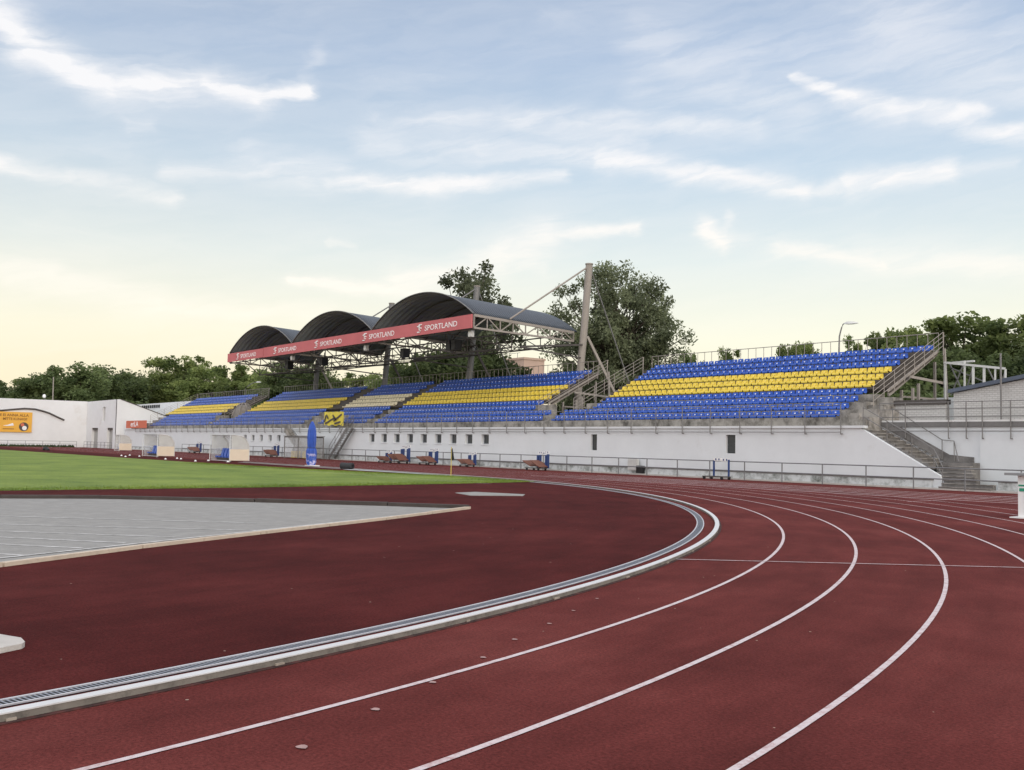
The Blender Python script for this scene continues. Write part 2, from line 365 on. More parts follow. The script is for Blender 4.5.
def put_text(mb, txt, size, origin, width=None, m=0, bold=0.0, axis='x', extrude=.004):
    vs, fs = text_mesh(txt, size, width, extrude, bold); o = Vector(origin)
    if axis == 'x': vs = [(o.x + v[0], o.y + v[1], o.z + v[2]) for v in vs]
    else: vs = [(o.x - v[1], o.y + v[0], o.z + v[2]) for v in vs]       # lettering on a face that looks towards +X
    mb.add(vs, fs, m)

# ------------------------------------------------------------------ ground
def sheet(poly, z): return MB().add([(x, y, z) for x, y in poly], [tuple(range(len(poly)))])
struct('ground', sheet([(-2500, -2500), (2500, -2500), (2500, 2500), (-2500, 2500)], -.03), EARTH)
struct('track', sheet([(-172, -62), (30, -62), (30, 43.0), (-172, 43.0)], 0), TRACK)
CX, CY, RK = -42.23, -7.52, 36.82
KX, KY = CX + .087, CY - .35                                       # the kerb was set a hand's breadth off the painted lanes
def karc(r, a0, a1, n): return [(KX + r * math.cos(a0 + (a1 - a0) * i / n), KY + r * math.sin(a0 + (a1 - a0) * i / n)) for i in range(n + 1)]
def arc(r, a0, a1, n): return [(CX + r * math.cos(a0 + (a1 - a0) * i / n), CY + r * math.sin(a0 + (a1 - a0) * i / n)) for i in range(n + 1)]
ap = karc(36.44, R(-90), R(90), 160)
struct('infield', sheet(ap + [(-172, KY + 36.44), (-172, KY - 36.44)], .004), APRON)
def band(r0, r1, z, a0=-90, a1=90, n=220, straight=-172):
    inner = arc(r0, R(a0), R(a1), n); outer = arc(r1, R(a0), R(a1), n)
    if straight is not None and a1 == 90: inner.append((straight, CY + r0)); outer.append((straight, CY + r1))
    k = len(inner); return MB().add([(x, y, z) for x, y in inner + outer], [(i, k + i, k + i + 1, i + 1) for i in range(k - 1)])
struct('grass_field', sheet([(-33.2, -50), (-32.4, -5), (-32.7, 6), (-33, 13.9), (-33.9, 20), (-35, 25.9), (-35.6, 28.4), (-40, 28.75), (-44, 28.6), (-47, 27.6), (-55, 25.9), (-68, 24.9),
                             (-80, 24.4), (-125, 23), (-140, 20), (-140, -50)], .012), GRASS)
gt = MB(); edge = [(-32.7, 6), (-33, 13.9), (-33.9, 20), (-35, 25.9), (-35.6, 28.3), (-40, 28.65), (-44, 28.5), (-47, 27.5), (-55, 25.8), (-68, 24.8)]
edge = [(-32.4, -5)] + edge
for (ax, ay), (bx, by) in zip(edge[:-1], edge[1:]):
    for _ in range(int(math.hypot(bx - ax, by - ay) * 420)):
        t_ = rnd.random(); w_ = abs(rnd.gauss(0, 1)) * .9 - .06; d_ = Vector((bx - ax, by - ay)).normalized()
        x, y = ax + (bx - ax) * t_ - d_.y * w_, ay + (by - ay) * t_ + d_.x * w_
        a_ = rnd.random() * 3.14; h_ = rnd.uniform(.025, .07); c_, s_ = math.cos(a_) * .012, math.sin(a_) * .012; lx, ly = rnd.uniform(-.03, .03), rnd.uniform(-.03, .03)
        gt.add([(x - c_, y - s_, .008), (x + c_, y + s_, .008), (x + lx, y + ly, h_)], [(0, 1, 2)])
struct('grass_blades', gt, GRASS, kind='stuff', fix=False)
for i in range(1, 9):
    r = RK + 1.22 * i
    struct('lane_line', band(r - .025, r + .025, .005, -90, 90), LINE)
for i in (4, 5, 6, 7, 8):                                      # the straight runs on past the bend to the hurdles start
    y = CY + RK + 1.22 * i
    struct('chute_line', MB().box(CX - 1, 12, y - .025, y + .025, .0, .008), LINE)
def flat_line(name, p, q, w=.05, z=.011):
    p, q = Vector((*p, 0)), Vector((*q, 0)); d = (q - p).normalized(); a = Vector((-d.y, d.x, 0)) * w / 2
    return struct(name, MB().add([(p + a) + Vector((0, 0, z)), (p - a) + Vector((0, 0, z)), (q - a) + Vector((0, 0, z)), (q + a) + Vector((0, 0, z))], [(0, 1, 2, 3)]), LINE)
flat_line('start_line', (-10.35, 10.9), (-4.0, 18.6), .045)
flat_line('start_line', (-18.77, 30.9), (-19.9, 41.6), .05)
flat_line('touch_line', (-66, 28.5), (-46.6, 28.55), .1, .02)
flat_line('touch_line', (-64, 24.0), (-33.8, 24.6), .04, .016)
# pale paint marks of the stagger
mk = MB()
for (x, y), s in zip([(-4.99, 2.42), (-5.44, 3.12), (-5.84, 3.79), (-6.31, 4.55), (-6.75, 5.19), (-7.18, 5.92), (-7.62, 6.59), (-8.09, 7.33)], (.8, .7, .65, .6, .6, .55, .5, .5)):
    pts = [(x + .045 * s * math.cos(t * .7) * (1 + .25 * math.sin(t * 2.1 + x)), y + .04 * s * math.sin(t * .7), .007) for t in range(9)]
    mk.add(pts, [tuple(range(9))])
struct('stagger_marks', mk, mat('faded_pink_paint', (.37, .24, .22), .9, .2, 20))
# grey paved strip and slab on the far side of the field
struct('paving', sheet([(-53.5, 28.0), (-41, 29.0), (-41.5, 29.18), (-53.8, 29.2)], .018), mat('pale_paving', (.42, .47, .46), .9, .15, 2))
struct('take_off_slab', MB().prism([gz(455, 492.6, .02), gz(470, 495.2, .02), gz(523, 495.6, .02), gz(525, 494.2, .02), gz(475, 491.8, .02)], 'z', .0, .02), GREYC)
struct('pavement', MB().box(-150, 4, 42.95, 43.72, -.02, .07), CONC_L)
# high jump fan: grey wedge with board edges and worn chalk stripes
CU = [(-30.6, 1.0), (-28.67, 5.19), (-27.84, 7.44), (-25.15, 10.66), (-22.61, 13.2), (-20.97, 14.59)]
CLw = [(-20.97, 14.59), (-18.62, 10.77), (-16.6, 7.1), (-15.2, 4.66), (-13.81, 2.54), (-12.9, 1.0)]
struct('asphalt_apron', sheet(CU + CLw[1:], .012), GREYC)
for p, q in [((-22.31, 4.05), (-18.75, 7.96)), ((-20.26, 3.69), (-17.2, 7.31)), ((-18.8, 3.43), (-16.57, 5.64)), ((-17.7, 3.23), (-15.98, 4.67)), ((-16.57, 3.03), (-15.47, 3.92)), ((-15.19, 2.78), (-14.8, 3.08))]:
    d = (Vector(q) - Vector(p)).normalized(); p = Vector(p) - d * 1.2; n_ = Vector((-d.y, d.x)) * .04
    struct('chalk_stripe', MB().add([(*(p + n_), .017), (*(p - n_), .017), (*(Vector(q) - n_), .017), (*(Vector(q) + n_), .017)], [(0, 1, 2, 3)]), CHALK)
p, q = Vector((-14.1, 2.6)), Vector((-20.5, 13.6)); d = (q - p).normalized(); n_ = Vector((-d.y, d.x)) * .04
struct('chalk_stripe', MB().add([(*(p + n_ - Vector((.5, 0))), .0205), (*(p - n_ - Vector((.5, 0))), .0205), (*(q - n_), .0205), (*(q + n_), .0205)], [(0, 1, 2, 3)]), CHALK)

def ribbon(path, w, z0, z1, mb=None, gap=.0, wob=0):
    mb = mb or MB()
    for i in range(len(path) - 1):
        p, q = Vector((*path[i], 0)), Vector((*path[i + 1], 0)); d = (q - p).normalized(); a = Vector((-d.y, d.x, 0)) * w / 2
        p2, q2 = p + d * gap, q - d * gap
        dz = rnd.uniform(-wob, wob)
        vs = [v + Vector((0, 0, z)) for z in (z0, z1 + dz) for v in (p2 - a, q2 - a, q2 + a, p2 + a)]
        mb.add(vs, [(3, 2, 1, 0), (4, 5, 6, 7), (0, 1, 5, 4), (1, 2, 6, 5), (2, 3, 7, 6), (3, 0, 4, 7)])
    return mb
def resample(path, step):
    out = [Vector(path[0])]
    for a, b in zip(path[:-1], path[1:]):
        a, b = Vector(a), Vector(b); n = max(1, round((b - a).length / step))
        out += [a + (b - a) * ((i + 1) / n) for i in range(n)]
    return [tuple(v) for v in out]
e1 = thing('edge_board', (-17, 8, 0), 'bleached narrow boards edging the grey asphalt apron on its near side', 'edging')
obj('plank', ribbon(resample(CLw, 2.4), .11, 0, .06, gap=.015, wob=.006), BOARD, e1)
e2 = thing('edge_board', (-25, 10, 0), 'dark rubber boards edging the grey asphalt apron beside the grass', 'edging')
obj('plank', ribbon(resample(CU, 3.0), .22, 0, .10, gap=.02, wob=.008), BOARD_D, e2)
# kerb and drain round the bend
def ring(r0, r1, z0, z1):
    i_, o_ = karc(r0, R(-90), R(90), 240) + [(-71, KY + r0)], karc(r1, R(-90), R(90), 240) + [(-71, KY + r1)]
    k = len(i_); vs = [(x, y, z0) for x, y in i_] + [(x, y, z0) for x, y in o_] + [(x, y, z1) for x, y in i_] + [(x, y, z1) for x, y in o_]
    fs = []
    for i in range(k - 1):
        a, b, c, e = i, k + i, 2 * k + i, 3 * k + i
        fs += [(c, e, e + 1, c + 1), (a, c, c + 1, a + 1), (b, b + 1, e + 1, e)]
    return MB().add(vs, fs)
kt = thing('kerb', (KX + RK, KY, 0), 'low kerb with white painted top curving round the inside of lane one', 'kerb')
obj('kerb_base', ring(36.86, 36.935, 0, .047), KERBS, kt)
obj('kerb_top', ring(36.85, 36.94, .0475, .056), KERBW, kt)
obj('kerb_edge_strip', ring(36.936, 36.985, -.01, .0065), KERBD, kt)  # dark mottled strip along the outer foot of the kerb
feet = MB()
for k in range(48):
    t = R(-70) + k * .051 + rnd.uniform(-.008, .008)
    c, s = math.cos(t), math.sin(t); r0, r1 = 36.936, 36.936 + rnd.uniform(.008, .025); w = rnd.uniform(.02, .06)
    tt = Vector((-s, c, 0)) * w; P = lambda r: Vector((KX + r * c, KY + r * s, 0))
    vs = [v + Vector((0, 0, z)) for z in (0, .022) for v in (P(r0) - tt, P(r1) - tt, P(r1) + tt, P(r0) + tt)]
    feet.add(vs, [(3, 2, 1, 0), (4, 5, 6, 7), (0, 1, 5, 4), (1, 2, 6, 5), (2, 3, 7, 6), (3, 0, 4, 7)])
obj('kerb_foot', feet, FOOT, kt)
dt = thing('drain_channel', (KX + 36.5, KY, 0), 'grey slotted drain channel following the curved kerb round the bend', 'drain')
obj('channel', ring(36.46, 36.62, -.01, .006), BLACK, dt)
obj('channel_rim', ring(36.46, 36.482, .0065, .016), RIM, dt); obj('channel_rim', ring(36.60, 36.62, .0065, .016), RIM, dt)
g = MB()
for k in range(2300):
    t = R(-28) + k * .00092
    if t > R(90): break
    c, s = math.cos(t), math.sin(t); tt = Vector((-s, c, 0)) * .0075; P = lambda r: Vector((KX + r * c, KY + r * s, .0145))
    g.add([P(36.486) - tt, P(36.599) - tt, P(36.599) + tt, P(36.486) + tt], [(0, 1, 2, 3)])
gr = obj('grate', g, GRATE, dt)
pad = MB(); pad.prism([gz(-40, 656, .045), gz(0, 648, .045), gz(22, 643.5, .045), gz(25, 641.5, .045), gz(21, 637.5, .045), gz(0, 634, .045), gz(-40, 628, .045)], 'z', .0, .045)
tag(obj('concrete_pad', pad, CONC_L, origin=(-9.5, 1.2, 0)), 'pale concrete slab lying on the dark red infield beside the drain', 'slab')

# ------------------------------------------------------------------ grandstand
gs = thing('grandstand', (-90, 43.6, 0), 'long open grandstand with white front wall and stepped seat terraces', 'grandstand')
def wall_holes(x0, x1, z0, z1, y, depth, holes):
    """front face at y looking to -Y with recessed openings"""
    mb = MB(); xs = sorted({x0, x1} | {h[0] for h in holes} | {h[1] for h in holes}); zs = sorted({z0, z1} | {h[2] for h in holes} | {h[3] for h in holes})
    for i in range(len(xs) - 1):
        for j in range(len(zs) - 1):
            cx, cz = (xs[i] + xs[i + 1]) / 2, (zs[j] + zs[j + 1]) / 2
            if any(h[0] < cx < h[1] and h[2] < cz < h[3] for h in holes): continue
            mb.add([(xs[i], y, zs[j]), (xs[i + 1], y, zs[j]), (xs[i + 1], y, zs[j + 1]), (xs[i], y, zs[j + 1])], [(0, 1, 2, 3)])
    for a, b, c, d in holes:
        mb.add([(a, y, c), (b, y, c), (b, y, d), (a, y, d), (a, y + depth, c), (b, y + depth, c), (b, y + depth, d), (a, y + depth, d)], [(0, 4, 5, 1), (1, 5, 6, 2), (2, 6, 7, 3), (3, 7, 4, 0)])
    return mb
WY = 43.6
wins = [(-77.95 + 2.146 * k - .48, -77.95 + 2.146 * k + .48, 1.68, 2.42) for k in range(9)] + [(x, x + .85, 1.6, 2.24) for x in (-116, -113.2, -106.9, -104.75, -102.5, -100.2, -98)]
vents = [(-48.94, -48.35, 1.43, 2.46), (-37.57, -36.89, 1.43, 2.46)]
w = wall_holes(-151, -29.0, 0, 2.82, WY, .3, wins + vents)
w.add([(-29.0, WY, 2.82), (-29.0, WY, 0), (-24.62, WY, 0), (-24.85, WY, .62), (-25.5, WY, .95)], [(0, 1, 2, 3, 4)])     # sloping end under the stair
w.prism([(-29.0, 2.82), (-25.5, .95), (-24.85, .62), (-24.62, 0), (-29, 0)], 'y', WY + .004, WY + .22)
w.box(-151.2, -151, WY, 52, 0, 2.82)
obj('front_wall', w, WHITE, gs, fix=False)
for a, b, c, d in wins:
    f = obj('window', MB().box(a, b, WY + .25, WY + .29, c, d), GREYW, gs)
    obj('pane', MB().box(a + .06, b - .06, WY + .235, WY + .248, c + .06, d - .06), PANE, f)
    s_ = obj('window_sill', MB().box(a - .05, b + .05, WY - .05, WY + .02, c - .06, c - .004), WHITE, gs)
for a, b, c, d in vents:
    f = obj('vent_opening', MB().box(a, b, WY + .2, WY + .24, c, d), BLACK, gs)
    obj('louvre', MB().box(a + .03, b - .03, WY + .14, WY + .19, c + .03, d - .03), PANE, f)
obj('wall_cap', MB().box(-151.25, -28.75, WY - .1, WY + .25, 2.824, 2.95), WHITE, gs)
pl = MB(); pl.box(-151, -25.2, WY - .13, WY - .003, .0, .4); obj('plinth', pl, PLINTH, gs)
pl = MB(); pl.box(-151, -25.15, WY - .15, WY - .004, .404, .45); obj('plinth_ledge', pl, CONC_D, gs)
# solid lower terrace, rows 0-3; every row 0.8 deep and 0.43 high
Y0, Z0, TD, RH = 44.35, 3.40, .8, .43
def tz(k): return Z0 + RH * k
def ty(k): return Y0 + TD * k
prof = [(WY + .31, 0), (WY + .31, 2.93), (Y0, 2.93)]
for k in range(2): prof += [(ty(k), tz(k)), (ty(k + 1), tz(k))]
prof += [(48.4, tz(1)), (48.4, 0)]
obj('lower_terrace', MB().prism(prof, 'x', -151, -29.0), CONC, gs)
low = MB()
for a, b in ((-53.0, -30.2), (-80.6, -57.2), (-116.5, -82), (-146.5, -121.3)):
    low.prism([(ty(2), tz(1) + .004), (ty(2), tz(2)), (ty(3), tz(2)), (ty(3), tz(3)), (ty(4), tz(3)), (ty(4), tz(1) + .004)], 'x', a, b)
obj('middle_terrace', low, CONC, gs)
st = MB()                                                          # bare stepped concrete at the open right end
for k in range(4): st.box(-30.19 + .0, -29.25 + .0, ty(k) + .1, ty(k) + .8 + .1, 2.94, tz(k) - .18)
st.prism([(-30.18, 2.94), (-29.1, 2.94), (-29.1, 3.25), (-29.5, 3.25), (-29.5, 3.6), (-30.18, 3.6)], 'y', Y0 - .1, Y0 + .12)
obj('end_steps', st, CONC, gs)
DECKS = ((-52.2, -29.9), (-116.0, -58.0), (-146, -121.0))
for a, b in DECKS:
    pr = []
    for k in range(4, 10): pr += [(ty(k) - .05, tz(k)), (ty(k + 1) - .05, tz(k))]
    up_ = [(ty(4) - .05, tz(4) - .1)] + pr
    dn = [(y, z - .3) for y, z in ((ty(10) - .05, tz(9) + .15), (ty(4) + .2, tz(4)))]
    d = MB().prism(up_ + dn, 'x', a, b); obj('seating_deck', d, DECK, gs)
    n = max(2, int((b - a) / 5.2))
    for i in range(n + 1):
        fr = MB()
        x = a + .12 + (b - a - .24) * i / n
        fr.bar((x, ty(4) + .1, tz(4) - .45), (x, ty(10), tz(9) - .1), .1, .16)
        for y, z in ((48.9, tz(5) - .55), (52.2, tz(9) - .55)): fr.bar((x, y, 2.9), (x, y, z), .12)
        fr.bar((x, 48.9, 4.65), (x, 52.2, 4.65), .1)
        obj('deck_frame', fr, STEEL_B, gs)
    obj('stringer', MB().bar((b + .03, ty(4) - .2, tz(4) - .28), (b + .03, ty(10) - .1, tz(9) + .02), .05, .1), STEEL_B, gs)
    obj('stringer', MB().bar((a - .03, ty(4) - .2, tz(4) - .28), (a - .03, ty(10) - .1, tz(9) + .02), .05, .1), STEEL_B, gs)
# dark aisle stairs through the decks
for x0, x1 in ((-81.0, -79.5), (-94.0, -91.9)):
    s_ = MB()
    for k in range(4, 9): s_.box(x0 + .1, x1 - .1, ty(k) + .35, ty(k) + .74, tz(k) + .004, tz(k) + .21)
    obj('aisle_stair', s_, STEEL_D, gs)
# seats
def seat_mesh(mb, ox=0, oy=0, oz=0, m=0, mt=1, w=.238):
    q_ = .05
    prof = [(.045, .02, .86), (.03, .10, .96), (.06, .125, 1), (.2, .095, 1), (.34, .09, 1), (.42, .14, 1), (.455, .25, .97), (.475, .355, .86), (.49, .375, .8)]
    vs = []
    for y, z, k in prof:
        for t in (-1, -.55, 0, .55, 1):
            dz = .03 * (abs(t) ** 3) if .1 < z < .2 else 0
            dy = -.035 * (abs(t) ** 3) if z >= .2 else 0
            vs.append((ox + w * k * t, oy + y + dy, oz + z + dz))
    n = len(prof); fs = [(i * 5 + j, i * 5 + j + 1, (i + 1) * 5 + j + 1, (i + 1) * 5 + j) for i in range(n - 1) for j in range(4)]
    mb.add(vs, fs, m, True)
    b0 = [(x, y + .028, z - .012) for x, y, z in vs]
    rim = [j for j in range(5)] + [i * 5 + 4 for i in range(1, n)] + [(n - 1) * 5 + j for j in (3, 2, 1, 0)] + [i * 5 for i in range(n - 2, 0, -1)]
    k = len(vs); L = len(rim)
    mb.add(vs + b0, [tuple(reversed([q + k for q in f])) for f in fs] + [(rim[i], rim[i] + k, rim[(i + 1) % L] + k, rim[(i + 1) % L]) for i in range(L)], m, False)
    mb.add([(ox - q_, oy + .407, oz + .235), (ox + q_, oy + .407, oz + .235), (ox + q_, oy + .4235, oz + .30), (ox - q_, oy + .4235, oz + .30)], [(0, 1, 2, 3)], mt)  # small pale patch set on the backrest
    mb.box(ox - .1, ox + .1, oy + .1, oy + .3, oz + .0, oz + .085, m)
PITCHX = .514
ROWC = ['b', 'b', 'b', 'b', 'y', 'y', 'y', 'b', 'b', 'b']
protos = {}
for c, mm, nm in (('b', BLUE, 'blue'), ('y', YELLOW, 'yellow')):
    mb = MB(); seat_mesh(mb); me_o = obj('seat', mb, [mm, PATCHM if c == 'b' else PATCHY], fix=False); protos[c] = me_o.data; bpy.data.objects.remove(me_o)
rest = MB(); MI = {'b': 0, 'y': 1, 'c': 2}
ROWW = ['bottom row', 'second row up', 'third row up', 'fourth row up', 'lowest yellow row', 'middle yellow row', 'top yellow row', 'third row from the top', 'second row from the top', 'top row']
def ends(block, k):
    if block == 0: return (-54.3 if k < 2 else -51.7, -31.0 if k < 9 else -29.95)
    if block == 1: return (-78.9 if k < 4 else -79.35, -55.5 if k < 2 else -58.35)
    if block == 2: return (-91.4 if k > 3 else -90.2, -81.1)
    if block == 3: return (-119.6 if k < 2 else -115.7, -94.15)
    return (-143.0 + (0 if k < 4 else -2.6), -121.2 if k < 2 else -123.2)
for block in range(5):
    for k in range(10):
        a, b = ends(block, k); n = int(round((b - a) / PITCHX)); c = ROWC[k]
        if block == 2 and c == 'y': c = 'c'
        for i in range(n):
            x = b - .25 - i * PITCHX; y = ty(k) + .0 + (.05 if k < 4 else 0); z = tz(k) + .006
            if block == 2 and k in (1,) and 9 < i: continue
            jx, jy = rnd.uniform(-.008, .008), rnd.uniform(-.012, .012)
            if block == 0 and i < 30:
                o = bpy.data.objects.new('seat', protos[c]); COL.objects.link(o); o.location = (x + jx, y + jy, z); o.rotation_euler = (rnd.uniform(-.03, .03), 0, rnd.uniform(-.03, .03))
                kind = 'blue' if c == 'b' else 'yellow'
                tag(o, f'{kind} bucket seat in the {ROWW[k]}, {ORD[i]} from the open right-hand stairs', 'seat', 'bucket seats nearest the open end of the stand')
            else:
                seat_mesh(rest, x + jx, y + jy, z, MI[c], 3 if c == 'b' else MI[c], .222)
so = obj('seat_rows', rest, [BLUE, YELLOW, CREAM, PATCHM], fix=False); so['kind'] = 'stuff'; so['label'] = 'further rows of blue, yellow and cream bucket seats along the stand'; so['category'] = 'seats'

# ------------------------------------------------------------------ railings
def railing(name, label, pts, post_h, rails, post_r=.025, rail_r=.022, spacing=None, mat_=STEEL, group=None, cat='railing', foot=None, drop=0, post_mat=None, extra=None):
    """pts: list of base points; posts at every point; rails at given heights"""
    t = thing(name, pts[0], label, cat, group)
    for p in pts:
        p = Vector(p); m = MB().tube([p - Vector((0, 0, drop)), p + Vector((0, 0, post_h))], post_r)
        if foot: m.bar(p - Vector((0, 0, drop)), p + Vector((0, foot, -drop)), .05)
        obj('post', m, post_mat or mat_, t)
    for h in rails:
        m = MB().tube([Vector(p) + Vector((0, 0, h)) for p in pts], rail_r); obj('rail', m, mat_, t)
    return t
N = 40
xs = [-124.0 + 2.46 * k for k in range(48)]
railing('track_fence', 'grey tubular fence along the track in front of the white stand wall', [(x, 42.65, 0) for x in xs], 1.02, (1.0, .5), .034, .032, cat='fence', group='fences round the track')
railing('terrace_railing', 'grey guard rail on bracket posts along the top of the white stand wall', [(-146.0 + 2.148 * k, WY - .16, 2.95) for k in range(55)], 1.05, (1.03, .55, -.33), .028, .02, drop=.42, foot=.14, mat_=STEEL_G)
for (a, b), lab in zip(DECKS, ('beige rail along the back of the seat block by the open end stairs', 'beige rail along the back of the long seat block under the canopy', 'beige rail along the back of the farthest seat block')):
    n = int((b - a) / .63)
    railing('back_railing', lab, [(a + (b - a) * i / n, ty(10) + .05, tz(9)) for i in range(n + 1)][:99], 1.1, (1.08, .12), .02, .025, mat_=STEEL_B, group='rails along the back of the seat blocks')
def side_rail(x, label, sgn):
    t = thing('stair_railing', (x, 47.5, tz(4)), label, 'railing', 'sloping rails at the ends of the seat blocks')
    A, B = Vector((x, ty(4) - 1.9, tz(4) - 1.1)), Vector((x, ty(10), tz(9) + .1)); d = B - A
    for i in range(8):
        p = A + d * (i / 7); obj('post', MB().tube([p - Vector((0, 0, .05)), p + Vector((0, 0, 1.0))], .022), STEEL_B, t)
    for h in (1.0, .75, .5, .25): obj('rail', MB().tube([A + Vector((0, 0, h)), B + Vector((0, 0, h))], .016), STEEL_B, t)
    obj('end_post', MB().tube([B + Vector((0, 0, -.3)), B + Vector((0, .05, 1.0))], .03), STEEL_B, t)
    return t
side_rail(-29.6, 'beige sloping stair rail beside the open end of the stand', 1)
side_rail(-53.1, 'beige sloping rail climbing beside the seat block nearest the brick wall, on its far side', -1)
side_rail(-57.0, 'beige sloping rail ending the block of seats beside the tall canopy mast', 1)
side_rail(-120.6, 'beige sloping rail ending the farthest seat block beside the netted hoop', 1)
side_rail(-146.5, 'beige sloping rail at the end of the stand beside the orange red sign', -1)
# raking legs under the block ends
for x, nm in ((-29.55, 'beige steel prop frame under the open end of the stand'), (-56.9, 'beige steel prop frame under the seat block by the tall canopy mast')):
    t = thing('prop_frame', (x, 50, 2.9), nm, 'steel frame', 'prop frames under the seat blocks')
    obj('post', MB().bar((x + .1, 52.6, 2.9), (x - .05, 52.45, tz(9) + .2), .12), STEEL_B, t)
    for y in (49.2, 49.75): obj('post', MB().bar((x, y, 2.9), (x, y, 5.1 + (y - 49.2) * .5), .12), STEEL_B, t)
    obj('cross_beam', MB().bar((x, 49.0, 5.7), (x + .08, 52.5, 5.5), .1, .14), STEEL_B, t)
    obj('post', MB().bar((x, 48.0, 2.9), (x, 48.0, 4.6), .09), STEEL_D, t)

# ------------------------------------------------------------------ right-hand staircase, retaining wall and brick buildings
sc = thing('staircase', (-25, 44.6, 0), 'weathered concrete staircase turning from the terrace down to the track', 'staircase')
nst = 10; zt, zb = 2.93, 1.24; xa, xb = -28.95, -25.55
for i in range(nst):
    x0 = xa + (xb - xa) * i / nst; x1 = xa + (xb - xa) * (i + 1) / nst; z = zt - (zt - zb) * (i + 1) / nst
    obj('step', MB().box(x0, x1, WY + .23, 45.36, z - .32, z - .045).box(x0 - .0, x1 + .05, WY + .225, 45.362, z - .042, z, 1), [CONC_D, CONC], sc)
obj('landing', MB().box(-25.53, -23.9, 44.75, 45.38, 0, 1.24), CONC_D, sc)
for i in range(7):
    y1 = 44.748 - .25 * i; z = 1.24 - 1.24 * (i + 1) / 8; xr = -23.9 + (.2 * i if i < 5 else 1.7)
    xl = -25.5 + .13 * i if i < 4 else -24.58
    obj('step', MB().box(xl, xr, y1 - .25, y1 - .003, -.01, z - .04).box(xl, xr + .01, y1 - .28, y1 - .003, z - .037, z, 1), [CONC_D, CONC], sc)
obj('parapet', MB().prism([(-28.9, 2.93), (-25.6, 1.25), (-24.2, 1.25), (-24.2, 1.5), (-25.4, 1.6), (-28.0, 2.95)], 'y', 45.37, 45.44), CONC_D, sc)
# stair handrails
t = thing('stair_handrail', (-26, 43.7, 1.2), 'grey handrail descending the concrete staircase beside the stand wall', 'handrail')
pp = [(-28.9, WY + .1, 2.9), (-27.6, WY + .1, 2.2), (-26.3, WY + .1, 1.52), (-25.2, WY + .1, .9), (-24.5, 43.2, .12)]
for p in pp: obj('post', MB().tube([p, Vector(p) + Vector((0, 0, .95))], .024), STEEL_G, t)
for h in (.95, .5): obj('rail', MB().tube([Vector(p) + Vector((0, 0, h)) for p in pp], .022), STEEL_G, t)
t = thing('stair_handrail', (-26, 45.3, 1.2), 'grey handrail with bent end on the retaining-wall side of the staircase', 'handrail')
pp = [(-28.3, 45.3, 2.9), (-25.7, 45.3, 1.35), (-25.1, 45.3, 1.3), (-24.5, 44.6, .5)]
for p in pp[:3]: obj('post', MB().tube([p, Vector(p) + Vector((0, 0, .95))], .024), STEEL_G, t)
obj('rail', MB().tube([Vector(p) + Vector((0, 0, .95 if i < 3 else .8)) for i, p in enumerate(pp)], .022), STEEL_G, t)
struct('embankment', MB().box(-165, 40, 54.6, 140, -.02, 2.9), EARTH)
struct('terrace_ground', MB().box(-28.98, 10, 45.75, 54.59, -.02, 3.2), CONC)
rw = thing('retaining_wall', (-20, 45.5, 0), 'white retaining wall to the right of the concrete staircase, with dark coping', 'wall')
obj('wall_face', MB().box(-28.98, 6, 45.45, 45.74, 0, 2.92), WHITE, rw)
obj('buttress', MB().box(-23.9, 6, 45.39, 45.447, 0, 2.6), WHITE, rw)
obj('coping', MB().box(-28.98, 6, 45.36, 45.9, 2.925, 3.16), STEEL_G, rw)
obj('coping_top', MB().box(-28.98, 6, 45.4, 46.1, 3.165, 3.25), PAPER, rw)
obj('plinth', MB().box(-22.1, 6, WY - .1, WY + .25, 0, .42), PLINTH, rw)
obj('plinth_ledge', MB().box(-22.1, 6, WY - .12, 45.386, .424, .46), CONC_D, rw)
railing('wall_railing', 'grey three-bar guard rail standing on the retaining wall beside the brick hut', [(x, 45.28, 3.0) for x in (-29.0, -27.6, -25.37, -24.49, -23.72, -22.41, -20.9, -19.4, -17.9, -16.4)], 1.13, (1.1, .78, .4, -.28), .03, .022, drop=.62, foot=.1, mat_=STEEL_G)
bw = thing('brick_wall', (-27.8, 47, 3.2), 'low pale brick wall with dark coping at the foot of the stand end', 'wall')
obj('brickwork', MB().box(-29.5, -26.45, 47, 47.3, 3.2, 4.08), BRICK, bw)
obj('coping', MB().box(-29.6, -26.42, 46.9, 47.4, 4.085, 4.33), STEEL_D, bw)
bh = thing('brick_hut', (-20, 48, 3.2), 'pale brick hut with sloping blue grey roof edge behind the retaining wall', 'hut')
obj('wall', MB().prism([(-26.05, 3.2), (-26.05, 4.62), (-18.0, 5.9), (-12, 5.2), (-12, 3.2)], 'y', 47, 51), BRICK, bh)
rf = MB()
rf.prism([(-26.25, 4.62), (-26.25, 4.8), (-18.0, 6.12), (-11.6, 5.38), (-11.6, 5.2), (-18.0, 5.93)], 'y', 46.8, 51.2); obj('roof', rf, ROOFB, bh)
wb = tag(obj('garden_wall', MB().box(-33, -25.5, 56, 56.3, 2.9, 4.95), WHITE, origin=(-29, 56, 2.9)), 'plain white wall seen behind the props at the open end of the stand', 'wall')
gf = thing('goal_frame', (-27, 52, 3.2), 'stacked pale aluminium goal frames standing behind the brick hut', 'goal frame')
gY = 52.0
def X48(x): return x * gY / 48.0
fr = [((-27.07, 4.2), (-27.07, 6.28), .1), ((-26.04, 4.2), (-26.04, 6.3), .08), ((-25.6, 4.9), (-25.6, 6.05), .1), ((-25.05, 5), (-25.05, 5.98), .1), ((-24.5, 5), (-24.5, 5.88), .07), ((-24.0, 5.1), (-24.0, 5.78), .08)]
zz = lambda z: 1.63 + (z - 1.63) * gY / 48.0
